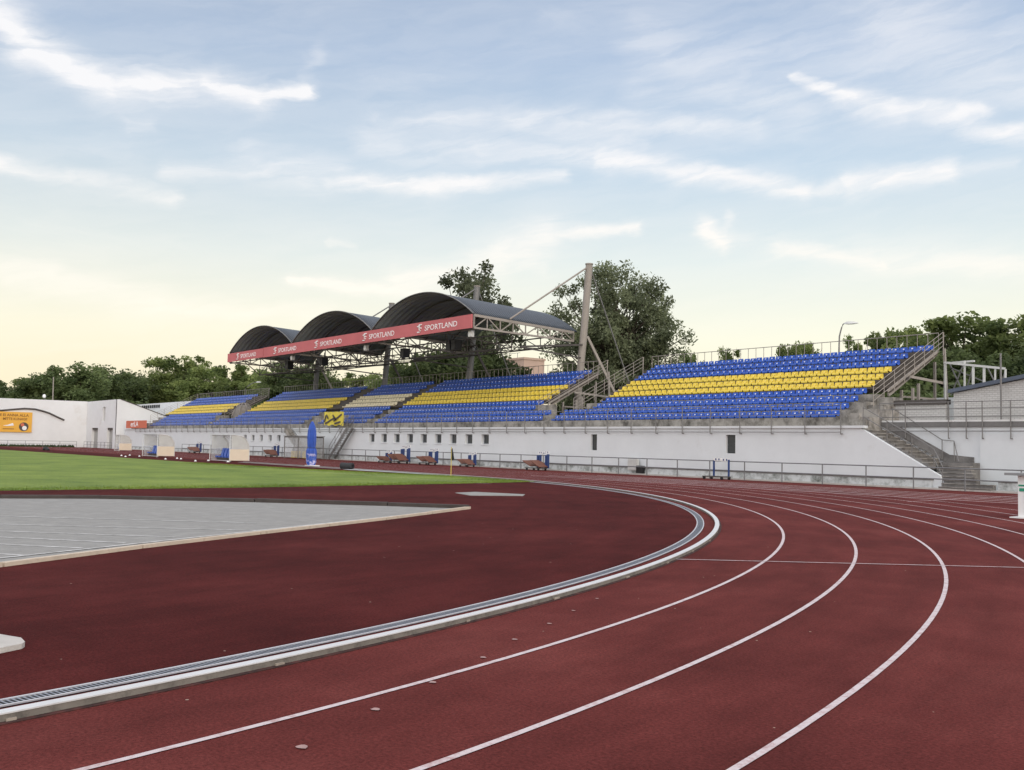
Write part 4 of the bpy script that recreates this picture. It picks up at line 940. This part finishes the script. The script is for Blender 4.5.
# lamp posts
def lamp(base, top, reach, lab, r=.06):
    t = thing('lamp_post', base, lab, 'lamp post', 'street lamps beyond the stand'); b, T = Vector(base), Vector(top)
    pts = [b, b + (T - b) * .6, T - Vector((0, 0, .9))] + [T + Vector((reach[0] * k, reach[1] * k, -.9 + .9 * math.sin(k * math.pi / 2))) for k in (.25, .5, .75, 1)]
    obj('pole', MB().tube(pts, r, 8, r2=r * .6), STEEL_G, t); e = pts[-1]; d = Vector((reach[0], reach[1], 0)).normalized()
    h = MB(); a = Vector((-d.y, d.x, 0)); vs = []
    for k, w_, hh in ((0, .06, .05), (.25, .2, .13), (.6, .22, .12), (.95, .06, .03)):
        for s1, s2 in ((-1, -.4), (1, -.4), (.6, 1), (-.6, 1)): vs.append(e + d * k + a * (w_ * s1) + Vector((0, 0, hh * s2)))
    h.add(vs, [(4 * i + j, 4 * i + (j + 1) % 4, 4 * i + 4 + (j + 1) % 4, 4 * i + 4 + j) for i in range(3) for j in range(4)] + [(0, 1, 2, 3), (12, 13, 14, 15)])
    obj('lamp_head', h, ALU, t)
lamp((-41.75, 60, 2.9), (-41.55, 60, 10.55), (.28, .13), 'grey street lamp with curved arm behind the seats near the open end')
lamp((-147, 60, 2.9), (-147, 60, 10.5), (1.9, .9), 'street lamp seen over the farthest seat block', .09)
b_ = at_dist(53, 410, 182); b_.z = 0; tp = at_dist(53.5, 377, 182)
t = thing('lamp_post', b_, 'thin bare pole before the dark trees behind the white building', 'pole'); obj('pole', MB().tube([b_, tp], .12, 8, r2=.08), STEEL_B, t)

# ------------------------------------------------------------------ far house
fh = thing('beige_house', (-178, 145, 0), 'beige flat-roofed house seen between the canopy mast and a dark tree', 'house')
obj('wall', MB().box(-193, -180.5, 140, 146, 0, 21.4), PINKB, fh); obj('parapet', MB().box(-193.2, -180.3, 139.8, 146.2, 21.405, 21.9), PINKB, fh)
for z in (12.5, 16.5):
    for x in (-191, -187.5, -184): o = obj('window', MB().box(x, x + 1.6, 139.9, 139.995, z, z + 1.9), PANE, fh); obj('frame', MB().box(x - .1, x + 1.7, 139.86, 139.895, z - .15, z - .02), PAPER, o)
rr_ = MB()
for x in range(-192, -180, 3): rr_.bar((x, 140, 21.9), (x, 140, 23.0), .08)
rr_.bar((-192, 140, 23.0), (-182, 140, 23.0), .08); obj('roof_rail', rr_, STEEL_G, fh)

# ------------------------------------------------------------------ trees
def make_tree(name, seed, Hh, crown, leaf, nleaf, lm, trunk_r, droop=0.0, clump=1.0, nclump=60, multi=1):
    """crown: list of ellipsoids (cx,cy,cz,rx,ry,rz) for clump centres; one Empty > trunk, crown"""
    g = random.Random(seed); t = thing(name, (0, 0, 0), '', 'tree')
    wsum = [e[3] * e[4] * e[5] for e in crown]; cl = []
    while len(cl) < nclump:
        e = g.choices(crown, wsum)[0]; v = Vector((g.gauss(0, 1), g.gauss(0, 1), g.gauss(0, 1))).normalized() * (g.random() ** .42)
        cl.append(Vector((e[0] + v.x * e[3], e[1] + v.y * e[4], e[2] + v.z * e[5])))
    tm = MB()
    stems = []
    for s in range(multi):
        a = 2 * math.pi * s / max(1, multi) + .5; lean = .0 if multi == 1 else .12 * Hh
        tp = Vector((lean * math.cos(a), lean * math.sin(a), Hh * .62)); m_ = Vector((g.uniform(-.3, .3), g.uniform(-.3, .3), Hh * .3)) + Vector((tp.x, tp.y, 0)) * .35
        tm.tube([Vector((.25 * math.cos(a) if multi > 1 else 0, .25 * math.sin(a) if multi > 1 else 0, -.3)), m_, tp], trunk_r, 9, r2=trunk_r * .3); stems.append((Vector((0, 0, 0)), m_, tp))
    for c in cl:
        s = g.choice(stems); k = min(.98, max(.2, (c.z / (Hh * .62)) * .6)); q = s[0] + (s[1] - s[0]) * (k * 2) if k < .5 else s[1] + (s[2] - s[1]) * (k * 2 - 1)
        mid = q + (c - q) * .5 + Vector((g.uniform(-.5, .5), g.uniform(-.5, .5), g.uniform(0, .8)))
        tm.tube([q, mid, c], trunk_r * .22, 4, r2=.02)
    obj('trunk', tm, BARK, t, fix=False)
    vs = []; fs = []; tone = []
    per = nleaf // len(cl)
    for c in cl:
        cr = clump * g.uniform(.55, 1.25); tn = g.uniform(.1, .8); sx, sy, sz = g.uniform(.8, 1.3), g.uniform(.8, 1.3), g.uniform(.55, .95)
        for _ in range(int(per * g.uniform(.6, 1.4))):
            d = Vector((g.gauss(0, 1), g.gauss(0, 1), g.gauss(0, 1))).normalized() * (g.random() ** .5) * cr
            p = c + Vector((d.x * sx, d.y * sy, d.z * sz - droop * g.random() * cr * 1.5))
            if p.z < .6: continue
            a = Vector((g.gauss(0, 1), g.gauss(0, 1), g.gauss(0, .7) - droop)).normalized(); b = a.cross(Vector((g.gauss(0, 1), g.gauss(0, 1), g.gauss(0, 1)))).normalized()
            L = leaf * g.uniform(.6, 1.5); W = L * g.uniform(.35, .6); o = len(vs)
            vs += [p - a * L * .5, p + b * W * .5 + a * L * .05, p + a * L * .5, p - b * W * .5]; fs.append((o, o + 1, o + 2, o + 3)); tone.append(min(1, max(0, tn + g.gauss(0, .16))))
    me = bpy.data.meshes.new('crown'); me.from_pydata([tuple(v) for v in vs], [], fs); me.materials.append(lm)
    at = me.attributes.new('tone', 'FLOAT', 'FACE'); at.data.foreach_set('value', tone); me.update()
    zs = sorted(v.z for v in vs); HT[t.name] = zs[int(len(zs) * .998)]
    o = bpy.data.objects.new('crown', me); COL.objects.link(o); o.parent = t
    return t
HT = {}
def place(t, u, d, label, ytop=None, Hh=None, cat='tree', group=None, first=False, rot=0, z0=0.0, wide=1.0):
    p = at_dist(u, 440, d); p.z = z0
    k = 1.0
    if ytop is not None: k = (at_dist(u, ytop, d).z - z0) / HT[t.name]
    if first:
        t.location = p; t['label'] = label; t.scale = (k * wide, k * wide, k); t.rotation_euler.z = rot
        if group: t['group'] = group
        return t
    return dup(t, p, label, rotz=rot, scale=(k * wide, k * wide, k), group=group)
# the big willow beside the mast
wl = make_tree('willow_tree', 3, 18.5, [(0, 0, 13, 6.2, 6, 5.0), (.5, .3, 8.5, 6.6, 6, 3.8), (-5.2, -2.5, 12.0, 2.6, 2.4, 3.2), (4.6, 2.2, 10, 3.2, 3, 4.2), (0, 0, 5, 5.2, 5, 3)], .30, 56000, LEAF_W, .55, droop=.25, clump=1.2, nclump=270, multi=3)
place(wl, 610, 101, 'big airy willow tree standing behind the canopy mast', 268, 18.9, first=True, rot=0, wide=.86)
bi = make_tree('birch_tree', 5, 18, [(0, 0, 15.2, 2.6, 2.6, 3.4), (-1.6, -1, 14, 2.4, 2.4, 2.4), (2.2, 1.4, 13, 2.4, 2.4, 2.4), (0, 0, 10, 4.8, 4.8, 4), (0, 0, 5.5, 5, 5, 3.4)], .34, 24000, LEAF_W, .35, droop=.6, clump=1.05, nclump=150)
place(bi, 466, 122, 'tall drooping birch tree rising behind the near barrel of the canopy', 268, 18.4, first=True)
# rounded broadleaf kinds
A1 = make_tree('broadleaf_tree', 11, 14, [(0, 0, 9.4, 4.4, 4.4, 3.6), (0, 0, 5, 5, 5, 3.6), (2.6, 1, 8, 2.6, 2.6, 2.6)], .42, 19000, LEAF_D, .34, clump=1.35, nclump=105)
A2 = make_tree('broadleaf_tree', 12, 14, [(0, 0, 9.8, 3.8, 3.8, 3.4), (-1, 0, 5, 4.8, 4.8, 3.6), (-3, 1, 7.5, 2.4, 2.4, 2.4)], .42, 19000, LEAF_L, .34, clump=1.25, nclump=105)
A3 = make_tree('broadleaf_tree', 13, 14, [(0, 0, 10.2, 3, 3, 3.4), (0, 0, 5.2, 4.2, 4.2, 4)], .4, 15000, LEAF_L, .3, clump=1.1, nclump=84, multi=2)
used = set()
TL = [  # mesh, u, distance, top row, label, width
    (A1, 12, 205, 381, 'dark broadleaf tree at the end of the tree line above the amber billboard', 1.3),
    (A2, 32, 208, 379, 'lighter tree beside the thin bare pole, on the billboard side', 1.3),
    (A1, 48, 212, 376, 'low dark tree directly behind the thin bare pole', 1.1),
    (A1, 72, 203, 366, 'broad dark tree just past the thin bare pole, tallest of its clump', 1.25),
    (A1, 90, 222, 367, 'dark tree filling the gap behind the tallest tree past the bare pole', 1.1),
    (A1, 110, 225, 371, 'dark rounded tree behind the bluish door wall of the white building', 1.2),
    (A1, 128, 235, 373, 'dark tree behind the corner of the sloping parapet', 1.1),
    (A2, 150, 238, 386, 'low light green tree in front of taller ones beside the slotted wall', 1.05),
    (A2, 160, 244, 359, 'tall grey green tree with narrow top beyond the slotted wall', .9),
    (A3, 186, 240, 357, 'tall pale tree with loose top above the farthest yellow seats', 1.0),
    (A2, 178, 236, 381, 'bushy light tree right behind the cream slotted wall', 1.1),
    (A2, 208, 232, 367, 'mid green tree behind the farthest seat block', 1.0),
    (A3, 236, 215, 366, 'light green tree below the far corner of the red fascia', 1.25),
    (A2, 262, 205, 372, 'light green tree beside the gap between the two farthest seat blocks', 1.0),
    (A3, 268, 178, 384, 'bushy sapling at the end of the farthest seat block', .8),
    (A1, 292, 165, 364, 'dark tree under the far barrel of the canopy', 1.1),
    (A1, 312, 158, 366, 'dark tree behind the farthest canopy column', 1.0),
    (A2, 340, 190, 378, 'distant pale tree seen under the middle barrel of the canopy', 1.2),
    (A3, 362, 185, 374, 'distant pale tree left of the dark second canopy column', 1.2),
    (A2, 398, 150, 366, 'pale tree right behind the dark canopy column strut', 1.0),
    (A1, 425, 125, 355, 'dark tree under the near barrel of the canopy', 1.15),
    (A1, 452, 116, 349, 'dark tree beside the column under the pair of loudspeakers', 1.1),
    (A1, 498, 118, 352, 'dark tree next to the beige house', .95),
    (A1, 582, 112, 362, 'low dark tree behind the tall beige mast', .9),
    (A1, 640, 104, 364, 'dark bush at the foot of the big willow', .9),
    (A1, 692, 150, 352, 'small round tree just showing above the back rail near the willow', .5),
    (A3, 728, 160, 350, 'small thin tree just showing above the back rail', .5),
    (A2, 790, 150, 346, 'small round tree above the back rail left of the curved street lamp', .5),
    (A2, 806, 155, 344, 'small leafy tree above the back rail next to the curved street lamp', .45),
    (A3, 856, 150, 338, 'round tree above the back rail right behind the curved street lamp', .5),
    (A2, 886, 130, 333, 'tree showing above the rail corner at the open end of the stand', .6),
    (A2, 912, 125, 330, 'tree rising behind the top of the sloping stair rail', .8),
    (A2, 958, 110, 319, 'tallest pale green tree behind the goal frames', 1.2),
    (A1, 930, 98, 352, 'dark tree just past the open end of the stand', 1.0),
    (A1, 972, 96, 352, 'dark bushy tree directly behind the goal frames', 1.15),
    (A1, 1000, 112, 338, 'dark tree behind the thin grey post', .8),
    (A2, 1036, 105, 314, 'tall tree beyond the brick hut gable', 1.0),
    (A1, 1040, 92, 345, 'dark low tree behind the brick hut roof', 1.0),
]
for i, (m_, u, d, yt, lab, wd) in enumerate(TL):
    first = m_.name not in used; used.add(m_.name)
    place(m_, u, d, lab, yt, 13.6, group='broadleaf trees behind the stadium', first=first, rot=(i * 1.9) % 6.28, z0=0, wide=wd)
# low scrub at the feet of the far trees
sb = make_tree('scrub', 31, 7, [(0, 0, 3.2, 7, 3.2, 2.6)], .5, 3600, LEAF_D, .12, clump=1.2, nclump=40)
for i, (u, d) in enumerate([(25, 195), (85, 200), (140, 245), (200, 245), (310, 168), (420, 142), (960, 92), (1015, 92)]):
    labs = ['thick scrub under the trees above the amber billboard', 'thick scrub behind the bluish door wall', 'thick scrub behind the sloping parapet', 'thick scrub behind the farthest seat block', 'thick scrub under the far barrel of the canopy', 'thick scrub under the near barrel of the canopy', 'thick scrub behind the goal frames', 'thick scrub behind the brick hut']
    place(sb, u, d, labs[i], 394 if u < 250 else 384, 5.6 if True else 5, group='scrub below the trees', first=i == 0, rot=i, wide=1.2 if i in (0, 1, 6, 7) else .55)

# ------------------------------------------------------------------ light and sky
SUN_EL, SUN_AZ = R(9), math.atan2(-.18, .98)                       # direction towards the sun, measured from +X to +Y
sd = Vector((math.cos(SUN_EL) * math.cos(SUN_AZ), math.cos(SUN_EL) * math.sin(SUN_AZ), math.sin(SUN_EL)))
ld = bpy.data.lights.new('sun', 'SUN'); ld.energy = .8; ld.angle = R(14); ld.color = (1, .87, .7)
lo = bpy.data.objects.new('sun', ld); COL.objects.link(lo); lo.rotation_euler = (-sd).to_track_quat('-Z', 'Y').to_euler(); lo.location = (30, -10, 40)

world = bpy.data.worlds.new('World'); scene.world = world; world.use_nodes = True
wn, wlk = world.node_tree.nodes, world.node_tree.links
class N_:
    """tiny expression builder for math nodes"""
    def __init__(s, sock): s.s = sock
    @staticmethod
    def op(o, *a, clamp=False):
        n = wn.new('ShaderNodeMath'); n.operation = o; n.use_clamp = clamp
        for i, x in enumerate(a):
            if isinstance(x, N_): wlk.new(x.s, n.inputs[i])
            else: n.inputs[i].default_value = x
        return N_(n.outputs[0])
    def __add__(s, o): return N_.op('ADD', s, o)
    def __radd__(s, o): return N_.op('ADD', s, o)
    def __sub__(s, o): return N_.op('SUBTRACT', s, o)
    def __rsub__(s, o): return N_.op('SUBTRACT', o, s)
    def __mul__(s, o): return N_.op('MULTIPLY', s, o)
    def __rmul__(s, o): return N_.op('MULTIPLY', s, o)
    def __truediv__(s, o): return N_.op('DIVIDE', s, o)
tc = wn.new('ShaderNodeTexCoord'); sx = wn.new('ShaderNodeSeparateXYZ'); wlk.new(tc.outputs['Generated'], sx.inputs[0])
dx, dy, dz = (N_(sx.outputs[i]) for i in range(3))
BX, BYv = -math.cos(YAW), math.sin(YAW)                             # a fixed compass bearing the cloud chart is measured from
f_ = dx * BX + dy * BYv; r_ = dx * BYv + dy * (-BX)
az = N_.op('ARCTAN2', r_, f_); el = N_.op('ARCSINE', dz)
def noise(vec, scale, detail=6, rough=.6, dist=0):
    n = wn.new('ShaderNodeTexNoise'); n.inputs['Scale'].default_value = scale; n.inputs['Detail'].default_value = detail; n.inputs['Roughness'].default_value = rough; n.inputs['Distortion'].default_value = dist
    wlk.new(vec, n.inputs['Vector']); return n
def comb(x, y, z=0.0):
    c = wn.new('ShaderNodeCombineXYZ')
    for i, v in enumerate((x, y, z)):
        if isinstance(v, N_): wlk.new(v.s, c.inputs[i])
        else: c.inputs[i].default_value = v
    return c.outputs[0]
nw = noise(comb(az * 9, el * 16), 1, 5, .6); sw = wn.new('ShaderNodeSeparateColor'); wlk.new(nw.outputs['Color'], sw.inputs[0])
wx, wy = N_(sw.outputs[0]) - .5, N_(sw.outputs[1]) - .5
nw2 = noise(comb(az * 26, el * 60), 1, 4, .6); sw2 = wn.new('ShaderNodeSeparateColor'); wlk.new(nw2.outputs['Color'], sw2.inputs[0])
a2 = az + wx * .035 + (N_(sw2.outputs[0]) - .5) * .025; e2 = el + wy * .016 + (N_(sw2.outputs[1]) - .5) * .012
def smooth(x, lo, hi, a=0.0, b=1.0):
    n = wn.new('ShaderNodeMapRange'); n.interpolation_type = 'SMOOTHSTEP'; n.inputs[1].default_value = lo; n.inputs[2].default_value = hi; n.inputs[3].default_value = a; n.inputs[4].default_value = b
    wlk.new(x.s, n.inputs[0]); return N_(n.outputs[0])
def pa(u, v):
    r = ray(u, v).normalized(); return (math.atan2(r.x * BYv - r.y * BX, r.x * BX + r.y * BYv), math.asin(r.z))
def seg(p, q, w, amp):
    (ax, ay), (bx, by) = pa(*p), pa(*q); vx, vy = bx - ax, by - ay; L2 = vx * vx + vy * vy
    t = N_.op('ADD', ((a2 - ax) * vx + (e2 - ay) * vy) / L2, 0, clamp=True)
    ddx = a2 - (t * vx + ax); ddy = (e2 - (t * vy + ay))
    d2 = ddx * ddx + ddy * ddy
    return N_.op('EXPONENT', d2 * (-1 / (w * w))) * (amp * .8) + N_.op('EXPONENT', d2 * (-1 / (w * w * 7))) * (amp * .34)
W = [((-40, -30), (30, 50), .016, .9), ((30, 50), (110, 88), .014, 1.0), ((100, 86), (215, 88), .017, .85), ((205, 86), (255, 100), .011, 1.1), ((250, 100), (305, 92), .007, 1.0), ((296, 92), (320, 48), .010, .35),
     ((-40, 155), (70, 176), .007, .9), ((70, 176), (170, 196), .009, .6), ((170, 172), (260, 165), .011, .55), ((250, 160), (340, 178), .020, .55), ((330, 180), (440, 185), .008, .9), ((430, 186), (560, 176), .007, .9),
     ((370, 140), (470, 150), .022, .45), ((480, 152), (600, 150), .014, .6), ((600, 155), (700, 172), .010, .9), ((690, 170), (800, 188), .009, .9), ((850, 184), (950, 170), .010, .85), ((950, 170), (1010, 160), .007, .4), ((800, 190), (860, 182), .006, .6),
     ((380, 122), (520, 118), .014, .5), ((500, 116), (760, 124), .012, .55), ((520, 128), (640, 140), .012, .45),
     ((795, 76), (850, 100), .006, .9), ((840, 98), (900, 112), .012, .8), ((890, 108), (980, 112), .010, .8), ((970, 126), (1060, 138), .010, .8), ((640, 40), (800, 110), .03, .4), ((700, 60), (960, 60), .045, .35), ((880, 20), (1060, 90), .05, .45), ((640, 92), (760, 88), .02, .35),
     ((292, 280), (420, 292), .006, .9), ((400, 282), (500, 262), .014, .8), ((480, 262), (545, 238), .016, .9), ((540, 236), (640, 228), .006, .8), ((510, 262), (545, 268), .008, .6),
     ((704, 226), (724, 246), .008, .9), ((722, 232), (732, 214), .006, .5), ((775, 248), (880, 262), .009, .8), ((860, 256), (1060, 268), .016, .6), ((720, 240), (790, 252), .012, .4),
     ((-40, 262), (50, 272), .012, .6), ((20, 276), (160, 298), .014, .55), ((120, 300), (330, 318), .014, .5), ((128, 128), (150, 126), .010, .45), ((334, 240), (356, 244), .005, .5), ((0, 128), (120, 150), .02, .25)]
tot = None
for p, q, w_, a_ in W:
    s = seg(p, q, w_, a_); tot = s if tot is None else N_.op('SMOOTH_MAX', tot, s, .25)
fib = noise(comb(a2 * 8 + e2 * 12, e2 * 55 - a2 * 10), 1, 6, .58, .4)
fibv = smooth(N_(fib.outputs['Fac']), .26, .72, .5, 1.2)
cir = noise(comb(a2 * 3.2, e2 * 15), 1.3, 7, .62, .6)
veil = smooth(N_(cir.outputs['Fac']), .42, .78, 0, .46) * smooth(el, .02, .2)
cloud = N_.op('MINIMUM', N_.op('SMOOTH_MAX', tot * fibv, veil * .8, .2), 1.0)
cloud = cloud * smooth(el, -.01, .03)
sky = wn.new('ShaderNodeTexSky'); sky.sky_type = 'NISHITA'; sky.sun_disc = False; sky.sun_elevation = SUN_EL; sky.sun_rotation = math.pi / 2 - SUN_AZ
sky.air_density = 1.0; sky.dust_density = 1.2; sky.ozone_density = 1.6; sky.altitude = 50
def mixc(fac, a, b, mode='MIX'):
    n = wn.new('ShaderNodeMix'); n.data_type = 'RGBA'; n.blend_type = mode
    for i, x in ((0, fac), (6, a), (7, b)):
        if isinstance(x, N_): wlk.new(x.s, n.inputs[i])
        elif hasattr(x, 'is_output'): wlk.new(x, n.inputs[i])
        else: n.inputs[i].default_value = x if i == 0 else (*x, 1)
    return n.outputs[2]
BG = .12
K = 1 / BG
# air of the evening sky: pale blue overhead sinking through cream haze to a peach rim
rp = wn.new('ShaderNodeValToRGB'); wlk.new(smooth(el, -.0, .5).s, rp.inputs[0]) if False else None
ef = N_.op('DIVIDE', el, .48, clamp=True); wlk.new(ef.s, rp.inputs[0])
e = rp.color_ramp.elements
stops = [(0, (1.05, .84, .60)), (.10, (1.12, 1.0, .72)), (.22, (1.12, 1.08, .86)), (.38, (.88, .96, .94)), (.56, (.60, .755, .90)), (.78, (.43, .575, .80)), (1, (.36, .475, .68))]
e[0].position, e[0].color = stops[0][0], (*stops[0][1], 1); e[1].position, e[1].color = stops[-1][0], (*stops[-1][1], 1)
for p_, c_ in stops[1:-1]: q_ = e.new(p_); q_.color = (*c_, 1)
warm = smooth(az, -.5, .35)
haze = mixc(warm, (1.0, .955, .92), (1.03, 1.03, 1.03)); hz = mixc(1.0, rp.outputs[0], haze, 'MULTIPLY')
hzK = mixc(1.0, hz, (K, K, K), 'MULTIPLY')
base = mixc(.8, sky.outputs[0], hzK)
sunside = N_.op('MAXIMUM', dx * sd.x + dy * sd.y, 0.0); glow = N_.op('POWER', sunside, 2.0) * smooth(el, .9, 0.0)
base = mixc(1.0, base, mixc(glow, (1, 1, 1), (1.6, 1.5, 1.3)), 'MULTIPLY')
# unseen sky overhead and behind the camera, whitened to add light to the scene
backs = N_.op('MAXIMUM', smooth(f_, .45, -.5), smooth(el, .5, .95)); base = mixc(backs * .8, base, (1.75 * K, 1.72 * K, 1.78 * K))
cl_col = mixc(smooth(el, .08, .3), (1.1 * K, 1.04 * K, .9 * K), (.95 * K, .95 * K, .97 * K))
final = mixc(cloud, base, cl_col)
bg = wn['Background']; wlk.new(final, bg.inputs[0]); bg.inputs[1].default_value = BG

scene.view_settings.view_transform = 'Standard'; scene.view_settings.look = 'None'; scene.view_settings.gamma = 1; scene.view_settings.exposure = 0
scene.render.engine = 'CYCLES'
cy = scene.cycles; cy.use_denoising = True; cy.max_bounces = 10; cy.diffuse_bounces = 6; cy.transmission_bounces = 8; cy.transparent_max_bounces = 12; cy.use_adaptive_sampling = True; cy.adaptive_threshold = .02
try: cy.denoiser = 'OPENIMAGEDENOISE'
except Exception: pass
